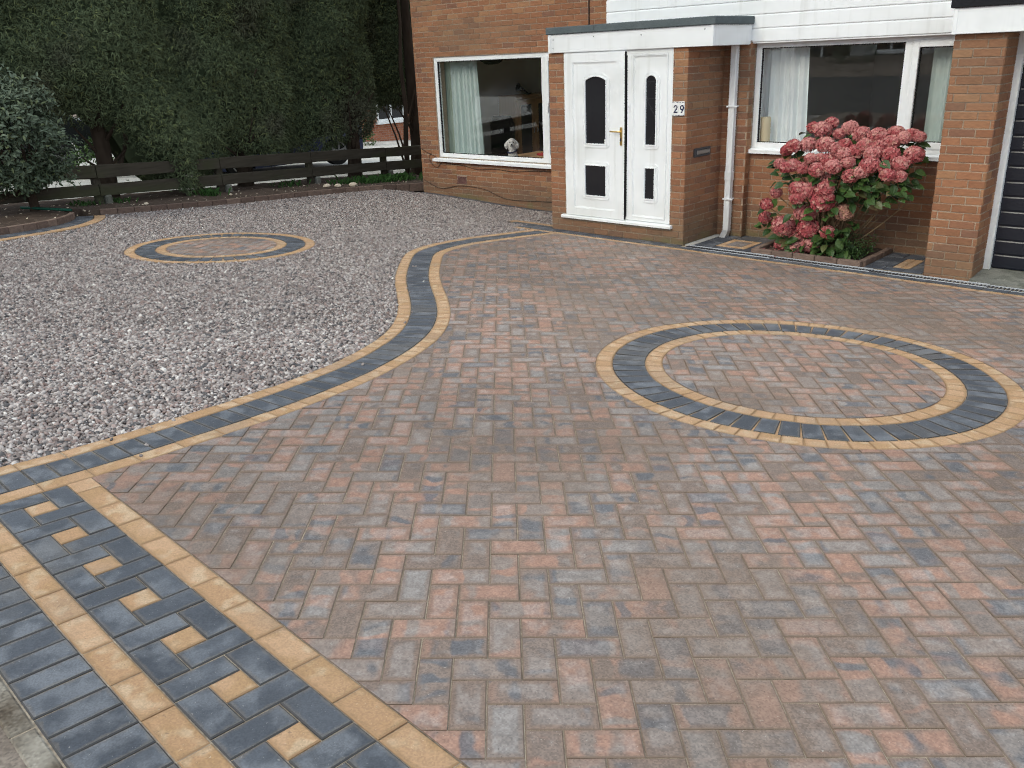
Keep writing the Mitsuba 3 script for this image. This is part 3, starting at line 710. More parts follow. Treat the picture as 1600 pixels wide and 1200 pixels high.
# upper boarding: white boards, each one a part
for k in range(22):
    z = 2.034+.1325*k; mb = MB()
    prof = [(0, 0), (-.018, .0), (-.021, .006), (-.021, .118), (-.010, .1225), (-.010, .131), (0, .131)]
    v = np.array([[x, .755+y, z+zz] for x in (-1.57, 2.49 if z < 2.2 else 9.0) for y, zz in prof]); n = len(prof)
    f = [[i, (i+1) % n, (i+1) % n+n, i+n] for i in range(n)]
    mb.add(v, np.vstack([np.array(f)[:, [0, 1, 2]], np.array(f)[:, [0, 2, 3]], np.array(fan(n)), np.array(fan(n))[:, ::-1]+n]))
    mb.put(num(H+'__cladding_board'), 'm_pvc')
MB().box(-1.575, 9.0, .76, 1.0, 2.04, 5.0).put(H+'__upper_wall', 'm_mortar')
MB().box(.30, 2.49, .742, .80, 2.018, 2.031, .002).put(H+'__head_trim', 'm_pvc')
# roof of the house, low pitched tiles
r = H+'__roof'
v = np.array([[-5.9, .5, 4.95], [9.4, .5, 4.95], [9.4, 4.7, 6.6], [-5.9, 4.7, 6.6], [-5.9, 8.9, 4.95], [9.4, 8.9, 4.95]])
MB().add(np.vstack([v, v-[0, 0, .12]]), [[0, 1, 2], [0, 2, 3], [3, 2, 5], [3, 5, 4], [6, 8, 7], [6, 9, 8], [9, 11, 8], [9, 10, 11], [0, 6, 7], [0, 7, 1], [4, 5, 11], [4, 11, 10], [0, 3, 9], [0, 9, 6], [3, 4, 10], [3, 10, 9], [1, 7, 8], [1, 8, 2], [2, 8, 11], [2, 11, 5]]).put(r, 'm_rooftile')
# porch roof: white fascia with grey felt edging
pr = H+'__porch_roof'
mb = MB(); mb.box(-1.806, .300, -.035, .735, 2.012, 2.206, .003)
mb.put(pr, 'm_pvc')
part(MB().box(-1.815, -1.772, -.043, -.036, 2.010, 2.206, .002), pr+'__corner_trim', 'm_pvc'); part(MB().box(.266, .300, -.043, -.036, 2.010, 2.206, .002), pr+'__corner_trim', 'm_pvc')
mb = MB(); mb.box(-1.835, -1.16, -.058, .738, 2.207, 2.281, .006); mb.box(-1.158, .325, -.058, .738, 2.207, 2.283, .006); mb.put(pr+'__felt_edge', 'm_felt')
mb = MB()
for x, z in ((-1.74, 2.15), (-1.17, 2.16), (-.55, 2.15), (.2, 2.17), (-1.745, 2.06)): mb.mesh(trimesh.creation.icosphere(1, .006).apply_translation([x, -.036, z]))
mb.put(pr+'__screw_cap', 'm_darkgrey'); tag(pr+'__screw_cap', kind='stuff')
# garage: fascia, flat roof edging, door frame, panelled door
g = H+'__garage_roof'
MB().box(2.468, 9.1, .028, .73, 2.014, 2.212, .003).put(g, 'm_pvc')
MB().box(2.445, 9.12, .004, .733, 2.213, 2.30, .006).put(g+'__felt_edge', 'm_carblack')
MB().box(2.472, 2.505, .020, .027, 2.012, 2.21, .002).put(g+'__corner_trim', 'm_pvc')
gf = H+'__garage_door'
for k in range(14):
    z = .035+.1285*k; part(MB().box(2.935, 5.33, .47, .484, z, z+.119, .010), gf+'__panel', 'm_navy')
MB().box(2.93, 5.335, .4845, .50, .033, 1.836).put(gf, 'm_navy')
mb = MB()
for k in (9, 10, 11, 12, 8):
    for q in range(3): mb.box(3.03, 3.13+.02*q, .4695, .474, .035+.1285*k+.02+.024*q, .035+.1285*k+.026+.024*q)
mb.put(gf+'__vent_slot', 'm_steel'); tag(gf+'__vent_slot', kind='stuff')
mb = MB(); mb.box(2.877, 2.934, .43, .52, .02, 1.845, .003); mb.box(5.331, 5.4, .43, .52, .02, 1.845, .003); mb.box(2.877, 5.4, .428, .52, 1.846, 2.012, .003)
mb.put(gf+'__frame', 'm_pvc')

# windows ---------------------------------------------------------------
def window(key, x0, x1, z0, z1, y, mulls, sashes, sillx, sillz, silly):
    fw_, d = .062, .07
    mb = MB()
    mb.box(x0, x0+fw_, y, y+d, z0, z1, .004); mb.box(x1-fw_, x1, y, y+d, z0, z1, .004)
    mb.box(x0+fw_+.0005, x1-fw_-.0005, y+.0006, y+d, z1-fw_, z1, .004); mb.box(x0+fw_+.0005, x1-fw_-.0005, y+.0006, y+d, z0, z0+fw_, .004)
    for m in mulls: mb.box(m-.042, m+.042, y-.0008, y+d, z0+fw_+.0005, z1-fw_-.0005, .004)
    mb.put(key, 'm_pvc')
    cells = [x0+fw_]+[q for m in mulls for q in (m-.042, m+.042)]+[x1-fw_]
    for k in range(0, len(cells), 2):
        a, b = cells[k], cells[k+1]; c, e = z0+fw_, z1-fw_
        if k//2 in sashes:
            s = MB(); w = .05
            s.box(a-.012, a+w, y-.014, y+.05, c-.012, e+.012, .004); s.box(b-w, b+.012, y-.014, y+.05, c-.012, e+.012, .004)
            s.box(a+w+.0005, b-w-.0005, y-.0135, y+.05, c-.012, c+w, .004); s.box(a+w+.0005, b-w-.0005, y-.0135, y+.05, e-w, e+.012, .004)
            part(s, key+'__sash', 'm_pvc'); a, b, c, e = a+w, b-w, c+w, e-w
        s = MB(); t = .008
        s.box(a, a+t, y+.012, y+.036, c, e); s.box(b-t, b, y+.012, y+.036, c, e); s.box(a+t, b-t, y+.012, y+.036, c, c+t); s.box(a+t, b-t, y+.012, y+.036, e-t, e)
        part(s, key+'__seal', 'm_seal')
        part(MB().add([[a, y+.03, c], [b, y+.03, c], [b, y+.03, e], [a, y+.03, e]], [[0, 1, 2, 3]]), key+'__pane', 'm_glass')
    mb = MB(); v = np.array([[x, yy, zz] for x in sillx for yy, zz in ((y+.02, sillz+.052), (silly, sillz+.036), (silly, sillz), (silly+.012, sillz), (silly+.012, sillz+.018), (y+.02, sillz+.018))])
    f = [[i, (i+1) % 6, (i+1) % 6+6, i+6] for i in range(6)]; f = np.array(f)
    mb.add(v, np.vstack([f[:, [0, 1, 2]], f[:, [0, 2, 3]], fan(6), np.array(fan(6))[:, ::-1]+6])).put(key+'__sill', 'm_pvc')
window(H+'__window', LWX0, LWX1, LWZ0, LWZ1, 1.215, [-2.965], {1}, (-5.187, -1.85), .542, 1.125)
window(H+'__window_001', .312, 2.72, .957, 2.033, .835, [1.872], {1}, (.285, 2.485), .908, .765)
MB().mesh(tube([(-2.885, 1.19, 1.28), (-2.88, 1.185, 1.33), (-2.875, 1.19, 1.40)], .008)).put(H+'__window__handle', 'm_white', smooth=40)

# front door with side panel ----------------------------------------------
D = H+'__door_frame'
mb = MB()
mb.box(-1.62, -1.565, -.004, .075, .212, 2.014, .004); mb.box(-.232, -.172, -.004, .075, .212, 2.014, .004)
mb.box(-1.565, -.232, -.0035, .075, 1.955, 2.0138, .004); mb.box(-.745, -.672, -.0035, .075, .212, 1.955, .004)
mb.box(-1.565, -.232, -.003, .075, .212, .252, .004)
mb.put(D, 'm_pvc')
v = np.array([[x, yy, zz] for x in (-1.665, -.130) for yy, zz in ((.07, .212), (-.045, .200), (-.052, .192), (-.052, .168), (.07, .168))]); f = np.array([[i, (i+1) % 5, (i+1) % 5+5, i+5] for i in range(5)])
MB().add(v, np.vstack([f[:, [0, 1, 2]], f[:, [0, 2, 3]], fan(5), np.array(fan(5))[:, ::-1]+5])).put(D+'__sill', 'm_pvc')
def arch(x0, x1, z0, z1, rise):
    c, w = (x0+x1)/2, (x1-x0)/2; R = (w*w+rise*rise)/(2*rise); a = math.asin(min(1, w/R))
    return Polygon([(x0, z0), (x1, z0)]+[(c+R*math.sin(t), z1-R+R*math.cos(t)) for t in np.linspace(a, -a, 15)])
def leaf(key, outer, panel, g1, g2, y0, y1, T=None, outerw=True):
    """Door leaf: an outer frame, the recessed panel with two glazed openings, mouldings round the glass."""
    def put(m, k, b, sm=False):
        if T is not None: m.apply_transform(T)
        MB().mesh(m).put(k, b, sm)
    o = outer.difference(panel)
    put(ext(o, y0, y1), key, 'm_pvc')
    bead = panel.difference(panel.buffer(-.010, join_style=2))
    put(trimesh.util.concatenate([ext(bead, y0+.008, y1-.01), ext(panel.buffer(-.0102, join_style=2).difference(g1).difference(g2), y0+.014, y1-.012)]), key+'__panel', 'm_pvc')
    for gl in (g1, g2):
        m = [ext(gl.buffer(.038).difference(gl.buffer(.024)), y0+.004, y0+.013), ext(gl.buffer(.0239).difference(gl), y0+.008, y0+.0135), ext(gl.buffer(.008).difference(gl.buffer(-.006)), y0-.001, y0+.016)]
        put(trimesh.util.concatenate(m), num(key+'__glass_moulding'), 'm_pvc')
        put(ext(gl.buffer(-.002), y0+.017, y0+.021), num(key+'__pane'), 'm_obscure')
ang = math.radians(-.8)
T = trimesh.transformations.rotation_matrix(ang, [0, 0, 1], [-1.585, .0, 0])
leaf(H+'__front_door', rect(-1.596, -.757, .209, 2.001), rect(-1.483, -.869, .300, 1.902), arch(-1.308, -1.010, 1.030, 1.757, .044), rect(-1.318, -1.012, .448, .797), -.022, .045, T)
leaf(H+'__side_panel', rect(-.671, -.233, .253, 1.954).buffer(0), rect(-.660, -.243, .262, 1.946), arch(-.507, -.368, 1.038, 1.757, .052), rect(-.507, -.373, .460, .801), -.010, .04)
mb = MB()                                             # lead lines in the side panel
for k in range(7):
    z = 1.12+.085*k; mb.mesh(tube([(-.507+.0695+.06*math.sin(t+k*.9), .005, z+.07*t) for t in np.linspace(-.7, .7, 6)], .0022, 4))
for z in (1.52, 1.69): mb.mesh(tube([(-.505, .0052, z), (-.37, .0052, z)], .0022, 4))
mb.put(H+'__side_panel__lead_line', 'm_darkgrey'); tag(H+'__side_panel__lead_line', kind='stuff')
def dpart(m, k, b, sm=40): m.apply_transform(T); MB().mesh(m).put(k, b, sm)
dpart(cbox(-.812, -.782, -.032, -.023, 1.03, 1.222, .003), H+'__front_door__handle_plate', 'm_brass')
dpart(tube([(-.797, -.03, 1.176), (-.797, -.062, 1.176), (-.81, -.068, 1.176), (-.925, -.066, 1.178)], [.009, .009, .009, .007], 8), H+'__front_door__handle', 'm_brass')
dpart(trimesh.util.concatenate([cbox(-.806, -.788, -.036, -.0325, 1.075, 1.105, .002)]), H+'__front_door__keyhole', 'm_ink', False)
dpart(cbox(-1.030, -1.016, -.026, -.0235, 1.035, 1.085, .001), H+'__front_door__sticker', 'm_white', False)
dpart(cbox(-.757, -.7525, -.02, .044, .215, 1.995), H+'__front_door__edge_seal', 'm_seal', False)
mb = MB().box(-.722, -.698, -.016, -.004, 1.40, 1.462, .003); mb.put(H+'__doorbell', 'm_pvc')
MB().box(-.716, -.704, -.0185, -.0162, 1.422, 1.442, .002).put(H+'__doorbell__button', 'm_galv')
# letterbox in the porch side
lb = H+'__letterbox'
mb = MB().box(-.06, .010, .157, .478, .915, 1.002).box(.010, .022, .157, .478, .982, 1.004, .002).box(.010, .022, .157, .478, .913, .933, .002).box(.010, .022, .157, .197, .933, .982, .002).box(.010, .022, .462, .478, .933, .982, .002)
mb.put(lb, 'm_darkgrey')
MB().box(.011, .026, .199, .460, .936, .979, .004).put(lb+'__flap', 'm_steel')
# square downpipe
dp = H+'__downpipe'
mb = MB().box(.123, .192, .630, .699, .06, 2.011, .006); mb.box(.119, .196, .626, .703, .62, .72, .004)
mb.put(dp, 'm_pvc')
v = np.array([[.123, .699, .075], [.192, .699, .075], [.192, .63, .075], [.123, .63, .075], [.123, .655, .003], [.192, .655, .003], [.192, .565, .003], [.123, .565, .003]])
MB().add(v, [[0, 1, 5, 4], [1, 2, 6, 5], [3, 0, 4, 7]]).add(v*1, [[2, 3, 7, 6]]).put(dp+'__shoe', 'm_galv')
for z in (1.40, .42): part(MB().box(.110, .236, .612, .629, z-.008, z+.008, .002).box(.112, .122, .629, .72, z-.008, z+.008, .002).box(.193, .203, .629, .72, z-.008, z+.008, .002), dp+'__bracket', 'm_pvc')
# the inside: two rooms and the porch
def room(key, x0, x1, y0, y1, z0, z1):
    v = np.array([[x, y, z] for x in (x0, x1) for y in (y0, y1) for z in (z0, z1)])
    MB().add(v, [[0, 1, 3, 2], [4, 6, 7, 5], [2, 3, 7, 6], [0, 2, 6, 4], [1, 5, 7, 3]]).put(key, 'm_roomwall')
room(H+'__room', -5.28, -1.9, 1.425, 4.6, .05, 2.42)
room(H+'__room_001', .05, 5.4, 1.002, 4.8, .05, 2.40)
MB().box(-5.10, -2.2, 1.286, 1.47, .565, .598).put(H+'__window_board', 'm_white'); MB().box(.32, 2.7, .906, 1.10, .91, .952).put(H+'__window_board_001', 'm_white')
MB().box(-1.3, 9., 1.0, 1.42, 2.42, 5.0).box(.31, 2.95, .95, 1.002, 2.034, 2.45).box(2.72, 2.95, .83, 1.0, .908, 2.034).put(H+'__lintel', 'm_mortar')
MB().box(-1.9, .06, 1.0, 1.42, -.1, 2.1).put(H+'__inner_wall', 'm_roomwall')

# number plate, cables, inside things ------------------------------------------------
n29 = tag('house_number_plate', 'small white ceramic number plate reading 29 beside the front door', 'sign')
mb = MB(); mb.box(-.166, -.0935, -.0185, -.0065, 1.345, 1.488, .004); mb.box(-.0905, -.018, -.0185, -.0065, 1.348, 1.491, .004)
mb.put(n29+'__tile', 'm_white')
for t, x in (('2', -.153), ('9', -.076)):
    m = meshkit.text_mesh(t, .074, .002, bold=True); v = m.vertices
    m = trimesh.Trimesh(np.c_[v[:, 0]*.92+x, -.0188-v[:, 2], v[:, 1]+1.379], m.faces, process=False); part(MB().mesh(m), n29+'__digit', 'm_ink')
mb = MB()
for x in (-.16, -.145, -.12, -.105, -.085, -.07, -.045, -.03):
    for z in (1.3535, 1.4805): mb.mesh(cbox(x, x+.008, -.0198, -.0183, z-.004, z+.004))
tag(mb.put(n29+'__border_dots', 'm_ink'), kind='stuff')
def cable(name, pts, r, label):
    p = np.array(pts, float); tk_, _ = splprep(p.T, s=0, k=3); p = np.array(splev(np.linspace(0, 1, 70), tk_)).T
    MB().mesh(tube(p, r, 6)).put(tag(name, label, 'cable'), 'm_cable', smooth=True)
cy = 1.186
cable('cable', [(-5.53, cy, .735), (-5.35, cy, .655), (-5.18, cy, .60), (-5.0, cy, .53), (-4.6, cy, .50), (-4.3, cy, .455), (-3.95, cy, .475), (-3.6, cy, .46), (-3.2, cy, .485), (-2.85, cy, .495), (-1.86, cy, .50)], .0045, 'thin dark cable running along the brick just below the left window sill')
cable('cable_001', [(-5.48, cy, .235), (-5.3, cy, .17), (-5.1, cy, .125), (-4.8, cy, .175), (-4.4, cy, .19), (-4.1, cy, .16), (-3.8, cy, .075), (-3.4, cy, .06), (-2.9, cy, .08), (-1.86, cy, .10)], .0045, 'thin dark cable sagging low on the wall near the gravel')
cable('cable_002', [(-5.28, cy, .65), (-5.32, cy, .57), (-5.25, cy, .47), (-5.14, cy, .45), (-5.06, cy, .52), (-5.02, cy, .55)], .004, 'short loop of dark cable hanging below the corner of the left window')
cable('cable_003', [(-2.176, cy, 2.30), (-2.175, cy, 2.7), (-2.174, cy, 3.2), (-2.173, cy, 4.9)], .008, 'straight dark cable rising up the brick above the porch roof')
def curtain(key, x0, x1, y, z0, z1, folds, amp, bsdf, label, taper=0., seed=0):
    n, m = 120, 10; t = np.linspace(0, 1, n); r = np.random.RandomState(seed); ph = r.uniform(0, 6, 4)
    sh = np.sin(t*folds*6.283+ph[0]+.9*np.sin(t*9+ph[1]))+.45*np.sin(t*folds*13.1+ph[2])
    vs = []
    for k in range(m):
        q = k/(m-1); xx = x0+(x1+taper*q-x0)*t; vs.append(np.c_[xx, y+amp*sh*(.6+.5*q)+.01*q*np.sin(t*20), np.full(n, z1+(z0-z1)*q)])
    v = np.vstack(vs); i, j = np.meshgrid(np.arange(m-1), np.arange(n-1), indexing='ij'); q = np.stack([i*n+j, (i+1)*n+j, (i+1)*n+j+1, i*n+j+1], -1).reshape(-1, 4)
    MB().add(v, q).put(tag(key, label, 'curtain'), bsdf, smooth=True)
curtain('curtain', -5.03, -4.46, 1.46, .60, 2.02, 6, .028, 'm_curtain', 'pale mint pleated curtain gathered at the left side of the left window', .06, 1)
curtain('curtain_001', -5.25, -5.0, 1.44, .60, 2.02, 2, .010, 'm_lining', 'narrow pale green curtain edge at the far left of the left window', .0, 2)
curtain('curtain_002', .26, .80, 1.06, .96, 2.03, 5, .024, 'm_sheer', 'white sheer curtain gathered at the left side of the window behind the hydrangea', .04, 3)
curtain('curtain_003', 2.03, 2.70, 1.05, .96, 2.03, 4, .028, 'm_curtain', 'pale mint curtain beside the brick garage pillar', .0, 4)
m = trimesh.creation.revolve([[0, .953], [.055, .953], [.058, .965], [.057, 1.262], [.052, 1.272], [.02, 1.268], [0, 1.262]], sections=24); m.apply_translation([.392, .975, 0])
MB().mesh(m).put(tag('pillar_candle', 'tall cream pillar candle on the window board of the right window', 'candle'), 'm_candle', smooth=40)
MB().mesh(tube([(.392, .975, 1.258), (.393, .976, 1.285)], .002, 5)).put('pillar_candle__wick', 'm_black')
# cabinet with glass door, ornament, black speaker, table with red things
cb = tag('wooden_cabinet', 'tall oak display cabinet with dark glass door inside the left window', 'cabinet')
MB().box(-5.27, -4.905, 2.75, 4.1, .05, 1.385, .006).box(-5.275, -4.885, 2.73, 4.12, 1.386, 1.41, .005).put(cb+'__carcass', 'm_oak')
for y0, hy_ in ((2.79, 3.17), (3.225, 3.255)):
    d = num(cb+'__door'); m = ext(rect(0, .425, .12, 1.34).difference(rect(.075, .35, .2, 1.26)), 0, .025); v = m.vertices
    MB().mesh(trimesh.Trimesh(np.c_[-4.905+v[:, 1], y0+v[:, 0], v[:, 2]], m.faces)).put(d, 'm_oak')
    MB().box(-4.9, -4.893, y0+.07, y0+.355, .19, 1.27).put(d+'__pane', 'm_carglass')
    MB().mesh(tube([(-4.875, hy_, .80), (-4.86, hy_, .84), (-4.875, hy_, .88)], .008)).put(d+'__handle', 'm_galv')
ol = tag('desk_lamp', 'black angled lamp standing on top of the oak cabinet', 'lamp')
MB().mesh(tube([(-5.03, 3.22, 1.411), (-5.03, 3.22, 1.428)], .06, 14)).put(ol+'__base', 'm_black', smooth=40)
MB().mesh(tube([(-5.03, 3.22, 1.42), (-5.08, 3.14, 1.50), (-5.10, 3.08, 1.57)], .014, 8)).put(ol+'__arm', 'm_black')
MB().mesh(tube([(-5.11, 3.07, 1.59), (-5.10, 3.06, 1.56), (-5.09, 3.05, 1.47)], [.02, .035, .05], 10)).put(ol+'__lamp_shade', 'm_black')
sp = tag('black_chair', 'black office chair back standing behind the white dog', 'chair')
mm = exz(Polygon([(-.19, 0), (.19, 0), (.19, .44), (.13, .53), (-.13, .53), (-.19, .44)]).buffer(.03), 0, .10)
v = mm.vertices; mm = trimesh.Trimesh(np.c_[v[:, 0]-4.95, 2.42+v[:, 2]+.15*(v[:, 0])**2, .56+v[:, 1]], mm.faces, process=False)
MB().mesh(mm).put(sp+'__backrest', 'm_black')
MB().mesh(trimesh.creation.icosphere(2, .018).apply_translation([-4.92, 2.415, .90])).put(sp+'__lumbar_knob', 'm_galv')
MB().box(-5.2, -4.7, 2.0, 2.45, .44, .52, .03).put(sp+'__seat', 'm_black'); MB().mesh(tube([(-4.95, 2.25, .08), (-4.95, 2.25, .45)], .03)).put(sp+'__pedestal', 'm_black')
mb = MB()
for k in range(5): a = k*1.2566; mb.mesh(tube([(-4.95, 2.25, .14), (-4.95+.28*math.cos(a), 2.25+.28*math.sin(a), .09)], .02))
mb.put(sp+'__base', 'm_black')
tb = tag('wooden_table', 'pale wooden table just inside the left window', 'table')
MB().box(-4.02, -2.6, 1.62, 2.3, .585, .622, .004).put(tb+'__tabletop', 'm_oak')
for x in (-3.97, -2.7):
    for y in (1.67, 2.2): part(MB().box(x, x+.06, y, y+.06, .05, .585), tb+'__leg', 'm_oak')
MB().mesh(tube([(-3.62, 1.8, .635), (-3.50, 1.79, .64), (-3.3, 1.83, .636), (-3.12, 1.8, .638)], [.02, .03, .035, .02], 8)).put(tag('red_cloth', 'crumpled red cloth lying on the pale wooden table', 'cloth'), 'm_red', smooth=True)
MB().box(-3.28, -3.20, 1.86, 1.9, .6225, .90, .01).put(tag('red_box', 'upright red box on the table by the window mullion', 'box'), 'm_red')
# the white dog, standing up with a paw on the window board
def blob(chain, L=.012, it=8):
    m = None
    for a, b, ra, rb in chain:
        s1 = manifold3d.Manifold.sphere(ra, 20).translate(a); s2 = manifold3d.Manifold.sphere(rb, 20).translate(b)
        h = manifold3d.Manifold.batch_hull([s1, s2]); m = h if m is None else m+h
    t = man(m.refine_to_length(L)); t.merge_vertices(); trimesh.smoothing.filter_taubin(t, iterations=it)
    return t
dx, dy = -3.775, 1.39
dg = tag('dog', 'fluffy white dog with a dark collar looking out over the window board', 'dog')
body = blob([((dx+.0, dy+.10, .36), (dx+.01, dy+.045, .58), .115, .10), ((dx+.01, dy+.045, .58), (dx+.005, dy+.03, .70), .10, .072), ((dx+.005, dy+.03, .70), (dx-.005, dy+.01, .80), .062, .072),
             ((dx-.005, dy+.0, .835), (dx-.005, dy+.02, .84), .078, .076), ((dx-.004, dy-.03, .81), (dx-.002, dy-.085, .795), .05, .034),
             ((dx-.07, dy+.02, .845), (dx-.105, dy+.02, .78), .036, .044), ((dx+.06, dy+.02, .845), (dx+.095, dy+.02, .785), .036, .044),
             ((dx-.07, dy+.02, .60), (dx-.10, dy-.03, .62), .045, .034), ((dx-.10, dy-.03, .62), (dx-.155, dy-.055, .628), .034, .028),
             ((dx+.08, dy+.03, .60), (dx+.07, dy-.03, .60), .045, .036), ((dx, dy+.12, .36), (dx, dy+.16, .15), .10, .07), ((dx-.06, dy+.14, .2), (dx-.06, dy+.12, .07), .05, .035), ((dx+.06, dy+.14, .2), (dx+.06, dy+.12, .07), .05, .035)], .011, 6)
nv = body.vertex_normals; body.vertices += nv*((meshkit.fbm(body.vertices*55, 3)-.5)*.030)[:, None]
hc = np.array([dx-.005, dy+.01, .842])
def slim(m):
    v = m.vertices; t = sst(.715, .765, v[:, 2])[:, None]; b = v.copy(); b[:, :2] = np.array([dx, dy+.03])+(v[:, :2]-[dx, dy+.03])*.80
    m.vertices = b*(1-t)+(hc+(v-hc)*.76)*t; return m
MB().mesh(slim(body)).put(dg+'__body', 'm_fur', smooth=True)
for sx in (-1, 1): part(MB().mesh(slim(trimesh.creation.icosphere(2, .0125).apply_translation([dx-.004+sx*.031, dy-.072, .847]))), dg+'__eye', 'm_black', 40)
MB().mesh(slim(trimesh.creation.icosphere(2, .018).apply_translation([dx-.002, dy-.116, .806]))).put(dg+'__nose', 'm_black', smooth=True)
MB().mesh(slim(tube([(dx-.03, dy-.108, .785), (dx-.002, dy-.116, .78), (dx+.025, dy-.108, .785)], .006))).put(dg+'__mouth', 'm_black')
a = np.linspace(0, 2*np.pi, 30); MB().mesh(slim(tube(np.c_[dx+.003+.084*np.cos(a), dy+.025+.084*np.sin(a), .712+.012*np.cos(a)-.01*np.sin(a)*-1], .011, 6, False))).put(dg+'__collar', 'm_ink', smooth=True)
RD = trimesh.transformations.rotation_matrix(math.radians(40), [0, 0, 1], [dx, dy+.03, 0])
for k in [q for q in scene if q.startswith('dog__')]: scene[k]['to_world'] = mi.ScalarTransform4f(RD)
pl = tag('pendant_lamp', 'round dark ceiling lamp near the top of the left window', 'lamp')
MB().mesh(trimesh.creation.revolve([[0, 0], [.10, .01], [.18, .06], [.19, .10], [.15, .11], [0, .11]], sections=24).apply_translation([-4.66, 2.0, 1.90])).put(pl+'__lamp_shade', 'm_black', smooth=40)
MB().mesh(tube([(-4.66, 2.0, 2.0), (-4.66, 2.0, 2.42)], .008)).put(pl+'__flex', 'm_black')

# ------------------------------------------------------------------ hydrangea bed
hb = struct('hydrangea_bed')
bx, by = np.meshgrid(np.linspace(.83, 1.92, 40), np.linspace(.10, .82, 28), indexing='ij'); b3 = np.stack([bx, by, bx*0], -1)
v = np.stack([bx, by, .0+.03*meshkit.fbm(b3*14, 3)], -1).reshape(-1, 3); i, j = np.meshgrid(np.arange(39), np.arange(27), indexing='ij')
MB().add(v, np.stack([i*28+j, (i+1)*28+j, (i+1)*28+j+1, i*28+j+1], -1).reshape(-1, 4)).put('hydrangea_bed__soil', 'm_soil', smooth=True)
for a, b, c, d in [(.79+.227*k, .79+.227*(k+1)-.006, .040, .098) for k in range(5)]+[(.79, .845, .102+.23*k, .102+.23*(k+1)-.006) for k in range(3)]+[(1.89, 1.948, .102+.23*k, .102+.23*(k+1)-.006) for k in range(3)]:
    part(MB().box(a, b, c, d, -.1, .046+rng.uniform(-.003, .003), .006, ids()+.5), 'hydrangea_bed__kerb_brick', 'm_kerb')
hy = tag('hydrangea_bush', 'big pink hydrangea bush in bloom in front of the right window', 'bush')
HEADS = [
    (1.183, 0.417, 1.221, 0.050, 0), (1.305, 0.360, 1.210, 0.074, 0), (1.348, 0.452, 1.263, 0.055, 0), (1.484, 0.341, 1.175, 0.048, 0), (1.022, 0.210, 1.018, 0.050, 0), (1.097, 0.197, 1.064, 0.062, 0),
    (1.211, 0.283, 1.072, 0.068, 0), (1.418, 0.186, 1.088, 0.072, 0), (1.527, 0.180, 1.057, 0.054, 0), (1.589, 0.228, 1.089, 0.054, 0), (0.973, 0.193, 0.890, 0.050, 0), (1.109, 0.040, 0.877, 0.049, 0),
    (1.147, 0.106, 0.890, 0.062, 0), (1.253, 0.118, 0.869, 0.055, 0), (1.327, 0.091, 0.965, 0.048, 0), (1.399, 0.140, 0.969, 0.042, 0), (1.430, 0.021, 0.872, 0.066, 0), (1.490, 0.104, 0.959, 0.054, 0),
    (1.584, 0.024, 0.908, 0.065, 0), (1.554, 0.191, 0.988, 0.054, 0), (1.685, 0.089, 0.946, 0.047, 0), (1.497, 0.115, 0.764, 0.060, 0), (1.562, 0.394, 1.225, 0.066, 0), (1.692, 0.352, 1.173, 0.071, 0),
    (1.877, 0.267, 1.168, 0.076, 0), (1.795, 0.187, 1.094, 0.064, 0), (1.718, 0.190, 1.034, 0.065, 0), (1.638, 0.127, 1.015, 0.059, 0), (1.688, 0.113, 0.938, 0.053, 0), (1.925, 0.211, 1.085, 0.064, 0),
    (1.885, 0.168, 1.026, 0.070, 0), (2.034, 0.199, 1.018, 0.069, 0), (2.006, 0.257, 1.123, 0.063, 0), (2.014, 0.336, 1.194, 0.064, 0), (2.096, 0.306, 1.160, 0.057, 0), (2.140, 0.365, 1.178, 0.057, 0),
    (2.219, 0.347, 1.165, 0.046, 0), (2.231, 0.219, 1.023, 0.074, 0), (2.157, 0.125, 0.953, 0.062, 0), (1.899, 0.085, 0.928, 0.075, 0), (1.840, 0.060, 0.871, 0.058, 0), (1.730, 0.082, 0.823, 0.065, 0),
    (2.033, 0.097, 0.911, 0.052, 0), (2.083, 0.038, 0.859, 0.057, 0), (2.165, 0.108, 0.844, 0.051, 0), (1.233, 0.070, 0.681, 0.062, 0), (1.336, 0.089, 0.661, 0.074, 0), (1.516, 0.045, 0.691, 0.066, 0),
    (0.972, 0.155, 0.609, 0.044, 0), (0.875, 0.162, 0.487, 0.051, 0), (0.798, 0.310, 0.323, 0.053, 0), (1.241, 0.056, 0.592, 0.056, 0), (1.486, 0.084, 0.564, 0.085, 0), (1.556, 0.039, 0.618, 0.042, 0),
    (1.277, 0.190, 0.434, 0.082, 0), (1.077, 0.158, 0.288, 0.089, 0), (1.178, 0.232, 0.189, 0.064, 0), (1.319, 0.183, 0.282, 0.082, 0), (1.335, 0.223, 0.118, 0.070, 0), (1.224, 0.182, 0.087, 0.051, 0),
    (0.999, 0.310, 0.072, 0.059, 0), (1.523, 0.180, 0.259, 0.056, 0), (1.668, 0.173, 0.469, 0.067, 1)]
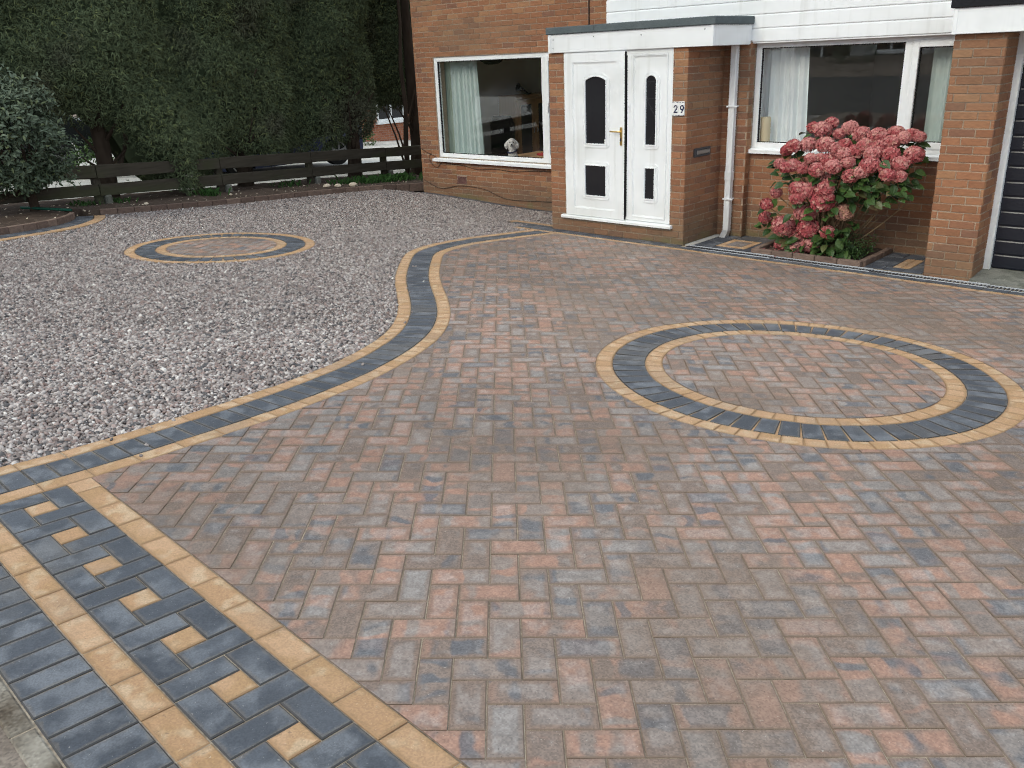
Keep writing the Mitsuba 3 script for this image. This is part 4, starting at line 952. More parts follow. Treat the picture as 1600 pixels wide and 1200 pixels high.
def floret_head(c, r, brown, seed):
    q = np.random.RandomState(seed); n = int(150+9000*r*r*2.4)
    k = np.arange(n)+.5; ph = np.arccos(1-1.72*k/n); th = np.pi*(1+5**.5)*k+q.uniform(-.2, .2, n)
    d = np.stack([np.cos(th)*np.sin(ph), np.sin(th)*np.sin(ph), np.cos(ph)], -1)
    tiltv = np.array([q.uniform(-.3, .3), -.45, 0.]); Rm = trimesh.transformations.rotation_matrix(np.linalg.norm(tiltv)*.9, np.cross([0, 0, 1], tiltv/np.linalg.norm(tiltv)))[:3, :3]
    d = d @ Rm.T
    lump = 1+.20*(meshkit.fbm(d*2.2+seed*3.1, 2, seed)-.5)+q.normal(0, .035, n)
    p = c+d*(r*lump)[:, None]*np.array([1.05, 1.05, .88])
    nn = d+q.normal(0, .33, (n, 3)); nn /= np.linalg.norm(nn, axis=1, keepdims=True)
    t = np.cross(nn, q.normal(size=(n, 3))); t /= np.linalg.norm(t, axis=1, keepdims=True); b = np.cross(nn, t)
    s = (.0112+.003*q.rand(n))*(r/.065)**.4; V, F, U = [], [], []
    col = np.clip(.15+.5*q.rand(n)+.35*(d[:, 2] > .3)*q.rand(n), 0, 1) if not brown else 1.75+.5*q.rand(n)
    c2 = q.rand(n)*(.9 if not brown else .2)
    if not brown:
        col = np.clip(col+q.uniform(-.35, .25), 0, 1); c2 = np.clip(c2+q.uniform(-.3, .3), 0, .95)
        col = np.where(meshkit.fbm(d*2+seed, 2, seed+3) > .62, 1.5+.4*q.rand(n), col)
    for a in range(4):
        ca, sa = math.cos(a*np.pi/2), math.sin(a*np.pi/2); e1 = t*ca+b*sa; e2 = -t*sa+b*ca
        P4 = np.stack([p, p+(e1*.62-e2*.52)*s[:, None]+nn*.0025, p+e1*s[:, None]*1.05+nn*(.004+.004*q.rand(n, 1)), p+(e1*.62+e2*.52)*s[:, None]+nn*.0025], 1)
        o = len(V)*4*n; V.append(P4.reshape(-1, 3)); m = np.arange(n)*4+o
        F.append(np.stack([m, m+1, m+2, m+3], -1)); U.append(np.repeat(np.stack([col, c2], -1), 4, axis=0))
    core = trimesh.creation.icosphere(2, r*.80); cv_ = core.vertices*[1, 1, .8]+c
    return np.vstack(V), np.vstack(F), np.vstack(U), cv_, core.faces
for k, (x, y, z, r, br) in enumerate(HEADS):
    V, F, U, cv_, cf = floret_head(np.array([x, y, z]), r*(1.06+.12*(z < .75)), br, k)
    mb = MB(); mb.add(V, F, U); mb.add(cv_, cf, (2.0 if br else .05, .9)); part(mb, hy+'__flower_head', 'm_petal')
    if br: tag(f'{hy}__flower_head_{k:03d}', label='faded brown flower head low in the middle of the bush')
root = np.array([1.42, .44, .03])
mb = MB()
for k, (x, y, z, r, br) in enumerate(HEADS):
    e = np.array([x, y+.02, z-r*.6]); b = root+np.r_[rng.uniform(-.16, .16), rng.uniform(-.1, .1), 0]
    m1 = b+(e-b)*[.35, .5, .55]+rng.uniform(-.03, .03, 3); pts = [(1-t)**2*b+2*t*(1-t)*m1+t*t*e for t in np.linspace(0, 1, 7)]
    mb.mesh(tube(pts, np.linspace(.0065, .0042, 7), 5))
for k in range(9):
    b = root+[.05+.02*k*.5, rng.uniform(-.08, .1), 0]; e = np.array([1.72+.06*k, .32+rng.uniform(-.1, .15), .55+.06*rng.rand()*k*.4]); m1 = (b+e)/2+[0.02, 0, -.06]
    mb.mesh(tube([(1-t)**2*b+2*t*(1-t)*m1+t*t*e for t in np.linspace(0, 1, 8)], np.linspace(.0065, .004, 8), 5))
tag(mb.put(hy+'__stem', 'm_stem'), kind='stuff')
def leafmesh(c, d, n, L, w, curl=.25):
    d = d/np.linalg.norm(d); s = np.cross(d, n); s /= np.linalg.norm(s)+1e-9; n = np.cross(s, d)
    t = np.array([0, .18, .45, .75, 1.]); ww = np.array([.05, .72, 1., .66, .02])*w/2; dz = -curl*L*t*t
    mid = c+d*(t*L)[:, None]+n*dz[:, None]; l = mid-s*ww[:, None]+n*(ww*.30)[:, None]; r = mid+s*ww[:, None]+n*(ww*.30)[:, None]
    v = np.vstack([mid, l, r]); f = []
    for i in range(4): f += [[i, i+1, 5+i+1], [i, 5+i+1, 5+i], [i, 10+i, 10+i+1], [i, 10+i+1, i+1]]
    return v, f
lv = []
hp = np.array([[h[0], h[1], h[2]] for h in HEADS])
lr = np.random.RandomState(31)
for k in range(520):
    if k < 300:
        h = hp[lr.randint(len(hp))]; c = h+np.r_[lr.uniform(-.10, .10), lr.uniform(-.02, .18), lr.uniform(-.19, -.05)]
    elif k < 420:
        c = np.array([lr.uniform(1.40, 2.22), lr.uniform(.05, .45), 0]); c[2] = lr.uniform(.50, .90)+.30*max(0, c[0]-1.75)
    else:
        c = np.array([lr.uniform(1.15, 1.72), lr.uniform(.12, .36), lr.uniform(.05, .30)])
    if c[2] < .05: c[2] = .05+.1*lr.rand()
    o = c-np.array([1.45, .5, c[2]-.15]); d = np.r_[o[:2]/(np.linalg.norm(o[:2])+.01)+lr.normal(0, .5, 2), lr.uniform(-.7, .35)]
    nn = np.r_[lr.normal(0, .35), -.55+lr.normal(0, .3), .8]
    L = lr.uniform(.075, .125); lv.append((*leafmesh(c, d, nn, L, L*.74), (lr.rand(), lr.rand())))
emit([(np.array(v), np.array(f), uv) for v, f, uv in lv], hy+'__leaf', 'm_leaf', hy+'__inner_leaves', 260)
# small feathery weeds at the foot of the bush
mb = MB()
for k in range(170):
    b = np.array([rng.uniform(1.42, 1.86), rng.uniform(.14, .5), .015]); t = np.array([b[0]+rng.normal(.02, .06), b[1]+rng.normal(-.02, .05), b[2]+rng.uniform(.04, .24)])
    for q in range(7):
        c = b+(t-b)*(.3+.7*q/6); mb.add(*leafmesh(c, rng.normal(size=3)*[1, 1, .6], np.array([0, -.3, 1.]), rng.uniform(.022, .042), .012), (rng.uniform(0, .5), .2))
mb.put(tag('weeds', 'small feathery green weeds at the foot of the hydrangea', 'weeds', kind='stuff'), 'm_leaf')
fp = MB(); q = np.random.RandomState(8)
for k in range(70):
    c = np.array([q.uniform(.86, 1.75), q.uniform(.0, .30), .0]); c[2] = .052 if c[1] < .1 else .035
    if c[1] < .04: c[2] = float(zg(c[0], c[1]))+.006
    a = q.uniform(0, 6.28); d1 = np.array([math.cos(a), math.sin(a), .2])*.011; d2 = np.array([-math.sin(a), math.cos(a), .1])*.008
    fp.add([c-d1, c-d2, c+d1, c+d2], [[0, 1, 2, 3]], (q.rand()*.9, q.rand()))
fp.put(tag('fallen_petals', 'fallen pink petals scattered round the foot of the hydrangea', 'petals', kind='stuff'), 'm_petal')
# ------------------------------------------------------------------ fence along the left boundary
fc = tag('wooden_fence', 'low weathered fence of two broad dark rails below the hedge', 'fence')
FX = lambda y: -7.775-.0667*y
def rail(y0, y1, h0, h1, key, ox=0.):
    v = []
    for y in (y0, y1):
        for x in (0, .035):
            for h in (h0, h1): v.append([FX(y)+ox-x, y, zplane(FX(y), y)+h+rng.uniform(-.008, .008)])
    m = trimesh.convex.convex_hull(np.array(v)); m = m.subdivide(); part(MB().mesh(m), key, 'm_wood')
ys = [-6.9, -5.0, -3.0, -1.05, .72, 2.45, 3.6]
for a, b in zip(ys[:-1], ys[1:]):
    rail(a+.006, b-.006, .43, .60, fc+'__rail'); rail(a+.006, b-.006, .19, .345, fc+'__rail')
for y in ys[:-1]:
    z = zplane(FX(y), y); part(MB().box(FX(y)-.135, FX(y)-.04, y-.05, y+.05, z-.2, z+.57, .006), fc+'__post', 'm_wood')
    part(MB().box(FX(y)-.09, FX(y)+.02, y+.055, y+.15, z-.2, z+.185, .02), fc+'__spur', 'm_slab')
# ------------------------------------------------------------------ tall conifer hedge behind it
def sprays(P, D, n, L, w, uv, r, blades=3):
    """Feathery scale-leaf sprays: thin pointed blades fanning out from every point."""
    m = len(P); V, F, U = [], [], []
    for k in range(blades):
        d = D+r.normal(0, .42, (m, 3)); d /= np.linalg.norm(d, axis=1, keepdims=True)
        s = np.cross(d, n+r.normal(0, .5, (m, 3))); s /= np.linalg.norm(s, axis=1, keepdims=True)+1e-9
        l = L*np.exp(r.normal(0, .25, (m, 1))); ww = w*np.exp(r.normal(0, .25, (m, 1)))
        v = np.stack([P-s*ww*.25, P+d*l*.5-s*ww*.5-[0, 0, 0], P+d*l-np.array([0, 0, 1])*l*.15, P+d*l*.5+s*ww*.5], 1)
        o = len(V)*4*m; q = np.arange(m)*4+o; V.append(v.reshape(-1, 3)); F.append(np.stack([q, q+1, q+2, q+3], -1)); U.append(np.repeat(uv, 4, axis=0))
    return np.vstack(V), np.vstack(F), np.vstack(U)
def lump(y, z, k=0):
    p = np.stack([y*.55+k, z*.62, y*0+3.3], -1)
    return .95*(meshkit.fbm(p, 2, 3)-.5)+.42*(meshkit.fbm(p*3.1, 3, 8)-.5)+.16*(meshkit.fbm(p*9, 2, 9)-.5)
BY = np.array([-12, -3.6, -3.05, -2.75, -2.5, -2.2, -1.95, -1.55, -1.15, -.85, -.5, .3, 1.0, 1.35, 1.7, 2.2, 2.55, 2.85, 3.1, 3.6, 9.])
BZ = np.array([1.1, 1.1, 1.1, 1.14, 1.18, .85, .36, .02, .06, .34, .56, .44, .44, .55, .68, .70, .80, .95, 1.10, 1.25, 1.1])   # underside of the crowns
TR = [(-8.5, -8.6), (-5.9, -8.55), (-2.52, -8.45), (-.20, -8.5), (2.08, -8.45), (3.9, -8.75), (6.2, -9.2)]
names = ['', 'conifer of the clipped hedge running on to the left behind the round shrub', 'conifer with a forked dark trunk whose lowest branches hang over the fence', 'conifer in the middle of the hedge, right of the branches hanging over the fence', 'conifer of the hedge with the thick trunk in front of the blue car', 'dark conifer of the hedge squeezed against the corner of the brick house', '']
tys = np.array([t[0] for t in TR])
HT = 6.2
for k, (ty, tx) in enumerate(TR):
    r = np.random.RandomState(100+k)
    key = tag(num('conifer_tree'), names[k], 'tree', 'conifers grown together into one tall hedge') if 0 < k < 6 else None
    if key is None: continue
    z0 = float(zplane(tx, ty))
    lo, hi = (tys[k-1]+ty)/2 if k else ty-2.2, (ty+tys[k+1])/2
    n = int((hi-lo)*(HT-.6)*2300)
    y = r.uniform(lo-.28, hi+.28, n); z = r.uniform(.0, HT, n)**1.0
    edge = .28*(meshkit.fbm(np.stack([y*0+k, z*1.4, y*0], -1), 2, 4)-.5)*2
    depth = np.abs(r.normal(0, .07, n))
    und = np.interp(y, BY, BZ)+zplane(tx, y)+.16*(meshkit.noise(np.stack([y*5, z*0, z*0], -1), 3)-.5)
    far = r.rand(n) < .10
    ok = (z > und) & (y > lo+edge) & (y < hi+edge)
    y, z, depth, far, und = (q[ok] for q in (y, z, depth, far, und)); n = len(y)
    rb = np.clip((z-und)/.75, 0, 1); rnd = .55*(1-np.sqrt(np.clip(1-(1-rb)**2, 0, 1)))       # rounded underside
    dip = .55*np.exp(-((y-lo)/.35)**2)+.55*np.exp(-((y-hi)/.35)**2)
    over = .62*np.exp(-((y+1.62)/.42)**2)*sst(1.9, .7, z); rnd = rnd*(1-.75*np.exp(-((y+1.62)/.5)**2))
    x = -7.98-.045*y+lump(y, z)-rnd-dip*.5+over-depth
    cornr = sst(2.5, 3.3, y)*.75; x = x-cornr
    x = np.where(far, x-.5-1.0*r.rand(n), x)
    P = np.stack([x, y, z], -1)
    nn = np.tile([.8, -.25, .65], (n, 1)); D = np.stack([.26+.22*r.normal(size=n), .5*r.normal(size=n)-.1, .10+.6*r.normal(size=n)], -1)
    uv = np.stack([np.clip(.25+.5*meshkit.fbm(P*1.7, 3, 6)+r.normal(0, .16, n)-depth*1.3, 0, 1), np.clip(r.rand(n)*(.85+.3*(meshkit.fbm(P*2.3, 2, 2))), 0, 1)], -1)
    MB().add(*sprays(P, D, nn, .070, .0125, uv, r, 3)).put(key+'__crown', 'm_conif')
    # the brown inside of the crown, seen through the gaps
    gy, gz = np.meshgrid(np.linspace(lo-.1, hi+.1, 26), np.linspace(0, 1, 40), indexing='ij')
    u = np.interp(gy, BY, BZ)+zplane(tx, gy)+.10; zz = u+(HT-.1-u)*gz
    rb = np.clip((zz-u)/.75, 0, 1); xx = -8.24-.045*gy+lump(gy, zz)-.65*(1-np.sqrt(np.clip(1-(1-rb)**2, 0, 1)))-sst(2.5, 3.3, gy)*.75+.12*np.exp(-((gy+1.62)/.42)**2)*sst(1.9, .7, zz)-.3*np.exp(-((gy-lo)/.35)**2)-.3*np.exp(-((gy-hi)/.35)**2)
    vf = np.stack([xx, gy, zz], -1).reshape(-1, 3); vb = vf*[0, 1, 1]+[tx-.75, 0, 0]
    i, j = np.meshgrid(np.arange(25), np.arange(39), indexing='ij'); q = np.stack([i*40+j, (i+1)*40+j, (i+1)*40+j+1, i*40+j+1], -1).reshape(-1, 4)
    ii = np.arange(25); bot = np.stack([ii*40, (ii+1)*40, (ii+1)*40+1000+40, ii*40+1040], -1)
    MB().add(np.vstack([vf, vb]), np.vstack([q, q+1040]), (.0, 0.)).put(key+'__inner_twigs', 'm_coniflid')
    tr = [(tx, ty, z0-.1), (tx+.03, ty+.02, z0+.5), (tx-.02, ty+.03, 2.2), (tx, ty, 4.5)]
    MB().mesh(tube(tr, [.15, .12, .10, .05], 10)).put(key+'__trunk', 'm_bark', smooth=True)
    mb = MB()
    for q in range(9):
        h = z0+.45+r.rand()*.9; e = np.array([tx+r.uniform(.1, .6), ty+r.uniform(-.7, .7), h+r.uniform(.15, .7)]); b = np.array([tx, ty, h-.1])
        mb.mesh(tube([b, (b+e)/2+[0, 0, .04*r.normal()], e], [.03, .02, .008], 6))
    if k == 2: mb.mesh(tube([(tx, ty, z0+.32), (tx+.05, ty+.22, z0+.5), (tx+.1, ty+.36, z0+.82), (tx+.1, ty+.42, z0+1.3)], [.06, .05, .04, .03], 7))
    tag(mb.put(key+'__limb', 'm_bark'), kind='stuff')
# bare trunk and thin stems by the corner of the house
bt = tag('bare_trunk', 'bare dark trunk with thin stems rising beside the left corner of the brick house', 'tree')
MB().mesh(tube([(-8.25, 3.22, -.3), (-8.22, 3.20, .5), (-8.30, 3.34, 1.2), (-8.28, 3.27, 1.9), (-8.36, 3.42, 2.7), (-8.5, 3.5, 4.5)], [.06, .05, .042, .038, .03, .02], 9)).put(bt+'__trunk', 'm_bark', smooth=True)
for a, b in (((-8.0, 2.95, .15), (-8.0, 2.55, 1.25)), ((-8.0, 3.0, .3), (-8.05, 2.72, 1.15)), ((-8.0, 3.1, .9), (-7.9, 3.45, 2.1))): part(MB().mesh(tube([a, (np.array(a)+b)/2+[0, .03, 0], b], [.022, .018, .012], 6)), bt+'__stem', 'm_bark', True)

# ------------------------------------------------------------------ round shrub in the left bed
sb = tag('broadleaf_shrub', 'round grey green leafy shrub on a short trunk in the curved bed', 'shrub')
r = np.random.RandomState(77); sc = np.array([-7.25, -4.12, 1.30]); sr = np.array([.70, .72, .80])
bx0 = (-7.45, -3.93, float(zg(-7.45, -3.93)))
MB().mesh(tube([bx0, (bx0[0], bx0[1], bx0[2]+.25), (bx0[0]+.05, bx0[1]-.02, bx0[2]+.55)], [.07, .055, .05], 9)).put(sb+'__trunk', 'm_bark', smooth=True)
mb = MB()
for q in range(16):
    e = sc+sr*r.normal(0, .45, 3); b = np.array([bx0[0], bx0[1], bx0[2]+.3+.2*r.rand()]); mb.mesh(tube([b, (b+e)/2+[0, 0, -.05], e], [.03, .02, .008], 5))
tag(mb.put(sb+'__limb', 'm_bark'), kind='stuff')
d = r.normal(size=(5200, 3)); d /= np.linalg.norm(d, axis=1, keepdims=True)
rad = (.95+.85*(meshkit.fbm(d*2.1+5, 3, 2)-.5)+.30*(meshkit.fbm(d*5.5+9, 2, 4)-.5))*(1-.34*r.rand(len(d))**1.6)
P = sc+d*sr*rad[:, None]; P[:, 2] -= .10*np.clip((P[:, 1]+3.6)/.5, 0, 1); keep = (meshkit.fbm(P*4.5, 2, 9) > .43) & (P[:, 2] > zg(P[:, 0], P[:, 1])+.28+.25*r.rand(len(P))); P, d = P[keep], d[keep]
V, F, U = [], [], []; n = 0
for p, q in zip(P, d):
    for w in range(3):
        dd = q*.6+r.normal(0, .7, 3); L = r.uniform(.05, .085); v, f = leafmesh(p+r.normal(0, .03, 3), dd, q+np.array([0, 0, .8])+r.normal(0, .5, 3), L, L*.40, .25)
        v = v[[0, 2, 4, 6, 7, 8, 11, 12, 13]]; f = [[0, 1, 3], [1, 4, 3], [1, 2, 5], [1, 5, 4], [0, 6, 1], [6, 7, 1], [1, 7, 8], [1, 8, 2]]
        V.append(v); F.append(np.array(f)+n); n += 9; U.append(np.tile([np.clip(r.rand()*.7+.3*(q[2]+.3), 0, 1), r.rand()], (9, 1)))
MB().add(np.vstack(V), np.vstack(F), np.vstack(U)).put(sb+'__crown', 'm_leafgrey')
# green plastic edging, rubble, tufts
p = np.array([[-7.6, -4.05], [-7.2, -3.86], [-6.86, -3.70]]); z = zg(p[:, 0], p[:, 1])
MB().mesh(tube(np.c_[p, z+.115], .018, 8)).put(tag('garden_hose', 'length of dark green hose lying along the back of the curved bed', 'hose'), 'm_green', smooth=True)
RUB = [(-7.07, .45, .045, 'pale lump of rubble lying left of two others on the soil'), (-6.95, .58, .040, 'pale lump of rubble in the middle of three on the soil'), (-6.80, .78, .05, 'buff lump of rubble lying right of two others near the house'), (-7.05, -2.62, .026, 'small white stone on the soil behind the kerb near the shrub'), (-7.25, -1.2, .02, 'small white stone on the soil in front of the fence post')]
for x, y, s_, lab in RUB:
    m = trimesh.creation.icosphere(2, s_); m.vertices *= (1+.5*(meshkit.fbm(m.vertices*40+x*7, 2)-.5))[:, None]*np.array([1.5, 1.2, .75]); m.apply_translation([x, y, zg(x, y)+.075+s_*.4]); MB().mesh(m).put(tag(num('stone'), lab, 'stone'), 'm_rub')
mb = MB(); r = np.random.RandomState(5)
def tuft(c, n, h, sp):
    for q in range(n):
        b = np.array([c[0]+r.normal(0, sp), c[1]+r.normal(0, sp), 0]); b[2] = zg(b[0], b[1])+.04; a = r.uniform(0, 6.28); l = h*r.uniform(.5, 1.1); o = np.array([math.cos(a), math.sin(a), 0])*l*.5; s_ = np.array([-math.sin(a), math.cos(a), 0])*.006
        mb.add([b-s_, b+s_, b+o*.4+[0, 0, l*.7]+s_*.7, b+o+[0, 0, l*.85]], [[0, 1, 2], [0, 2, 3]], (r.rand(), r.rand()*.8))
for c, n, h, sp in (((-7.35, 1.6), 260, .16, .22), ((-7.2, 2.1), 200, .18, .2), ((-7.5, 1.1), 90, .12, .12), ((-7.75, -2.75), 90, .10, .1), ((-7.7, -3.2), 70, .10, .1), ((-7.55, -1.4), 80, .16, .08), ((-7.9, .3), 60, .14, .15)): tuft(c, n, h, sp)
mb.put(tag('grass_tufts', 'rough green grass and weeds growing on the soil below the fence', 'grass', kind='stuff'), 'm_grass')
mb = MB()
for k in range(420):
    x, y = r.uniform(-8.1, -6.5), r.uniform(-7, 2.2)
    if x > np.interp(y, kl[:, 1], kl[:, 0])-.1 and y > -3.4: continue
    s_ = r.uniform(.008, .022); a = r.uniform(0, 3); c = np.array([x, y, zg(x, y)+.075]); d1 = np.array([math.cos(a), math.sin(a), r.normal(0, .3)])*s_; d2 = np.array([-math.sin(a), math.cos(a), r.normal(0, .3)])*s_*.6
    mb.add([c-d1, c-d2, c+d1, c+d2], [[0, 1, 2, 3]], R2())
mb.put(tag('leaf_litter', 'dead leaves and chips scattered over the bare soil', 'leaves', kind='stuff'), 'm_rub')

# ------------------------------------------------------------------ parked cars on the neighbours' drive
def car(label, cx, cy, rot, paint):
    k = tag(num('parked_car'), label, 'car'); ca, sa = math.cos(rot), math.sin(rot)
    z0 = float(zplane(cx, cy))-.01
    Tm = np.eye(4); Tm[:2, :2] = [[ca, -sa], [sa, ca]]; Tm[:3, 3] = [cx, cy, z0]; S = np.diag([.93, .93, .93, 1])
    def put(m, name, b, sm=False): m = m.copy(); m.apply_transform(Tm @ S); MB().mesh(m).put(num(k+'__'+name), b, sm)
    side = Polygon([(-2.02, .30), (-2.05, .62), (-1.98, .86), (-1.72, .95), (-1.0, 1.0), (1.3, 1.03), (1.95, .98), (2.03, .75), (2.02, .32), (1.6, .20), (-1.6, .20)]).buffer(.04)
    for wx in (-1.3, 1.3): side = side.difference(Point(wx, .31).buffer(.37))
    body = trimesh.creation.extrude_polygon(side, 1.66, engine='earcut'); v = body.vertices; body = trimesh.Trimesh(np.c_[v[:, 0], v[:, 2]-.83, v[:, 1]], body.faces); body.fix_normals()
    body = body.subdivide_to_size(.25); v = body.vertices; v[:, 1] *= 1-.10*np.clip((v[:, 2]-.6)/.5, -.4, 1)**2-.06*np.clip(np.abs(v[:, 0])-1.2, 0, 1)**2
    put(body, 'body', paint, 30)
    cab = np.array([[x*1., y*w, z] for x, z, w in ((-1.05, 1.0, .74), (1.75, 1.02, .74), (-.35, 1.44, .58), (1.25, 1.46, .58), (.4, 1.49, .60)) for y in (-1, 1)])
    put(trimesh.convex.convex_hull(cab), 'roof', paint, 30)
    for s_ in (-1, 1):
        for x0, x1, x2, x3 in ((-.78, .36, .36, -.28), (.42, 1.42, 1.12, .42)):
            q = np.array([[x0, .735*s_, 1.06], [x1, .735*s_, 1.06], [x2, .612*s_, 1.40], [x3, .612*s_, 1.40]]); q = np.vstack([q+[0, .012*s_, 0], q-[0, .03*s_, 0]])
            put(trimesh.convex.convex_hull(q), 'window', 'm_carglass')
        for wx in (-1.3, 1.3):
            t = trimesh.creation.cylinder(.315, .2, sections=28); t.apply_transform(trimesh.transformations.rotation_matrix(np.pi/2, [1, 0, 0])); t.apply_translation([wx, s_*.72, .315]); n_ = f'{k}__wheel'; kk = num(n_); m = t.copy(); m.apply_transform(Tm @ S); MB().mesh(m).put(kk, 'm_rubber', 40)
            rim = []
            ring_ = trimesh.creation.annulus(.185, .215, .03, sections=24); rim.append(ring_)
            for a in range(5): b = trimesh.creation.box([.19, .045, .025]); b.apply_translation([.1, 0, 0]); b.apply_transform(trimesh.transformations.rotation_matrix(a*1.2566+.3, [0, 0, 1])); rim.append(b)
            rm = trimesh.util.concatenate(rim); rm.apply_transform(trimesh.transformations.rotation_matrix(np.pi/2, [1, 0, 0])); rm.apply_translation([wx, s_*.825, .315]); rm.apply_transform(Tm @ S); MB().mesh(rm).put(kk+'__rim', 'm_alloy')
        put(cbox(-1.0, -.8, s_*.78, s_*.95, 1.0, 1.13, .03), 'mirror', paint)
        put(cbox(-2.06, -1.9, s_*.42, s_*.72, .66, .80, .03), 'headlight', 'm_galv'); put(cbox(1.95, 2.06, s_*.48, s_*.72, .70, .92, .03), 'tail_light', 'm_red')
    put(cbox(-2.115, -2.09, -.25, .25, .42, .52, .004), 'number_plate', 'm_white')
car('dark blue hatchback with alloy wheels parked behind the hedge and fence', -11.75, 2.42, math.pi/2, 'm_blue')
car('black car parked beyond the fence behind the gap beside the shrub', -14.6, -2.1, math.radians(70), 'm_carblack')
# low bright shrub beyond the gap, and one by the neighbours' wall
def bushlet(label, c, s_, n, seed, bs='m_leaf'):
    k = tag(num('garden_shrub'), label, 'shrub'); q = np.random.RandomState(seed); V, F, U = [], [], []; o = 0
    for w in range(n):
        d_ = q.normal(size=3); d_ /= np.linalg.norm(d_); d_[2] = abs(d_[2]); p = np.array(c)+d_*s_*(1-.4*q.rand()**2)*(.8+.4*meshkit.fbm(d_*2+seed, 2)); v, f = leafmesh(p, d_+q.normal(0, .6, 3), np.array([0, 0, 1.])+q.normal(0, .4, 3), q.uniform(.06, .11), .05); V.append(v); F.append(np.array(f)+o); o += len(v); U.append(np.tile([.55+.45*q.rand(), q.rand()*.85], (len(v), 1)))
    MB().add(np.vstack(V), np.vstack(F), np.vstack(U)).put(k+'__crown', bs)
    MB().mesh(tube([(c[0], c[1], zplane(c[0], c[1])-.05), (c[0], c[1], c[2]+.2)], .03)).put(k+'__trunk', 'm_bark')
bushlet('low bright green shrub seen through the gap in the hedge', (-12.6, -.55, .25), np.array([.5, .9, .62]), 900, 3)
bushlet('green shrub against the brick wall of the neighbouring house', (-17.6, 9.35, -.6), np.array([.5, .45, 1.15]), 700, 4)
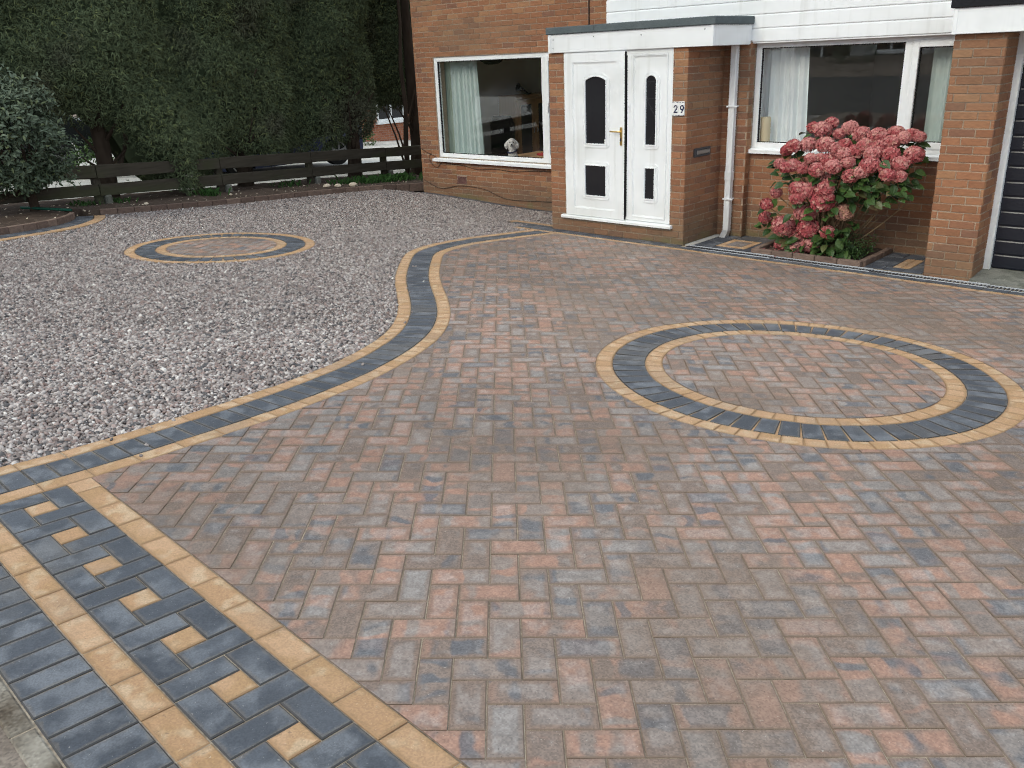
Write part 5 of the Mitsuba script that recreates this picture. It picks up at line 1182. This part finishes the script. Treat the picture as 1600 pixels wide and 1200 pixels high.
# ------------------------------------------------------------------ neighbouring houses
def house(label, x0, x1, y0, y1, zb, h, bs, fac, wins, door=None, rb=True):
    """fac: '-y' or '+x' or '+y', the face that carries the windows (a0, a1, z0, z1 along the face)."""
    k = tag(num('neighbouring_house'), label, 'house')
    m = MB().box(x0, x1, y0, y1, zb-.5, zb+h)
    m.put(k+'__wall', bs)
    xm, ym = (x0+x1)/2, (y0+y1)/2
    if x1-x0 > y1-y0: v = np.array([[x0-.3, y0-.35, zb+h], [x1+.3, y0-.35, zb+h], [x1+.3, ym, zb+h+1.9], [x0-.3, ym, zb+h+1.9], [x0-.3, y1+.35, zb+h], [x1+.3, y1+.35, zb+h]])
    else: v = np.array([[x0-.35, y0-.3, zb+h], [x0-.35, y1+.3, zb+h], [xm, y1+.3, zb+h+1.9], [xm, y0-.3, zb+h+1.9], [x1+.35, y0-.3, zb+h], [x1+.35, y1+.3, zb+h]])
    MB().mesh(trimesh.convex.convex_hull(np.vstack([v, v[[0, 1, 4, 5]]-[0, 0, .15]]))).put(k+'__roof', 'm_rooftile')
    MB().box(xm-.3, xm+.3, ym-.3, ym+.3, zb+h+1.4, zb+h+2.7).put(k+'__chimney', 'm_nbrick')
    def face(a0, a1, d0, d1, z_0, z_1):
        if fac == '-y': return cbox(a0, a1, y0-d1, y0-d0, zb+z_0, zb+z_1, .004)
        if fac == '+y': return cbox(a0, a1, y1+d0, y1+d1, zb+z_0, zb+z_1, .004)
        return cbox(x1+d0, x1+d1, a0, a1, zb+z_0, zb+z_1, .004)
    for a0, a1, c, e in wins:
        w = num(k+'__window'); f_ = .07; mm = MB()
        for q in (face(a0, a1, -.02, .05, c, c+f_), face(a0, a1, -.02, .05, e-f_, e), face(a0, a0+f_, -.02, .051, c+f_, e-f_), face(a1-f_, a1, -.02, .051, c+f_, e-f_), face((a0+a1)/2-.04, (a0+a1)/2+.04, -.02, .0505, c+f_, e-f_)): mm.mesh(q)
        mm.put(w, 'm_white'); MB().mesh(face(a0+.02, a1-.02, -.01, .02, c+.02, e-.02)).put(w+'__pane', 'm_carglass'); MB().mesh(face(a0-.06, a1+.06, -.01, .12, c-.09, c-.005)).put(w+'__sill', 'm_white')
    if door:
        a0, a1 = door; MB().mesh(face(a0, a1, -.01, .05, .05, 2.05)).put(k+'__door', 'm_white'); MB().mesh(face(a0+.15, a1-.15, .045, .058, 1.1, 1.8)).put(k+'__door__pane', 'm_carglass')
def f_nbrick(p, n, uv):
    u = p.x+p.y; z = p.z/.075; row = dr.floor(z); q = u/.225+.5*(row-2*dr.floor(row/2))
    fx, fz = q-dr.floor(q), z-row
    c = mix(C3(.27, .095, .055), C3(.36, .145, .08), cell_rand(dr.floor(q), row, 1.))
    return mix(c, C3(.34, .27, .22), dr.maximum(smoothstep(.93, .97, fx), smoothstep(.85, .93, fz)))
scene['m_nbrick'] = princ(f_nbrick, .9, .1)
house('red brick house next door glimpsed between the hedge and the house corner', -27, -19, 8.2, 15.0, -.95, 5.0, 'm_nbrick', '+x', [(11.2, 12.42, 1.10, 2.3), (9, 10.6, 3.0, 4.2)], (13.28, 14.2))
house('rendered house across the street with white windows', -17, -7.2, -36, -27.5, .75, 5.2, 'm_render', '+y', [(-16, -14.2, .9, 2.2), (-12.8, -10.2, .7, 2.4), (-9.3, -8.0, .9, 2.2), (-16, -14.4, 3.3, 4.5), (-12.4, -10.6, 3.3, 4.5)], (-14., -13.1))
house('brick house across the street beside the rendered one', -5.2, 4.5, -37, -28, .6, 5.2, 'm_nbrick', '+y', [(-4.2, -2.2, .8, 2.2), (1, 3, .8, 2.2), (-4, -2.4, 3.3, 4.5), (1.2, 2.8, 3.3, 4.5)], (-1., -.1))
house('brick house further along the far side of the street', -33, -21, -34, -26, 1.0, 5.2, 'm_nbrick', '+y', [(-32, -30, .9, 2.2), (-27, -24, .8, 2.3), (-32, -30, 3.3, 4.5), (-26.5, -24.5, 3.3, 4.5)], (-23.4, -22.5))
bushlet('dark tall garden shrub in front of the house across the street', (-8.9, -24.5, .6), np.array([.9, .9, 3.0]), 2600, 9, 'm_leafgrey')
bushlet('round garden shrub in front of the house across the street', (-13.8, -24.2, .6), np.array([1.6, .9, 1.3]), 2200, 11, 'm_leafgrey')
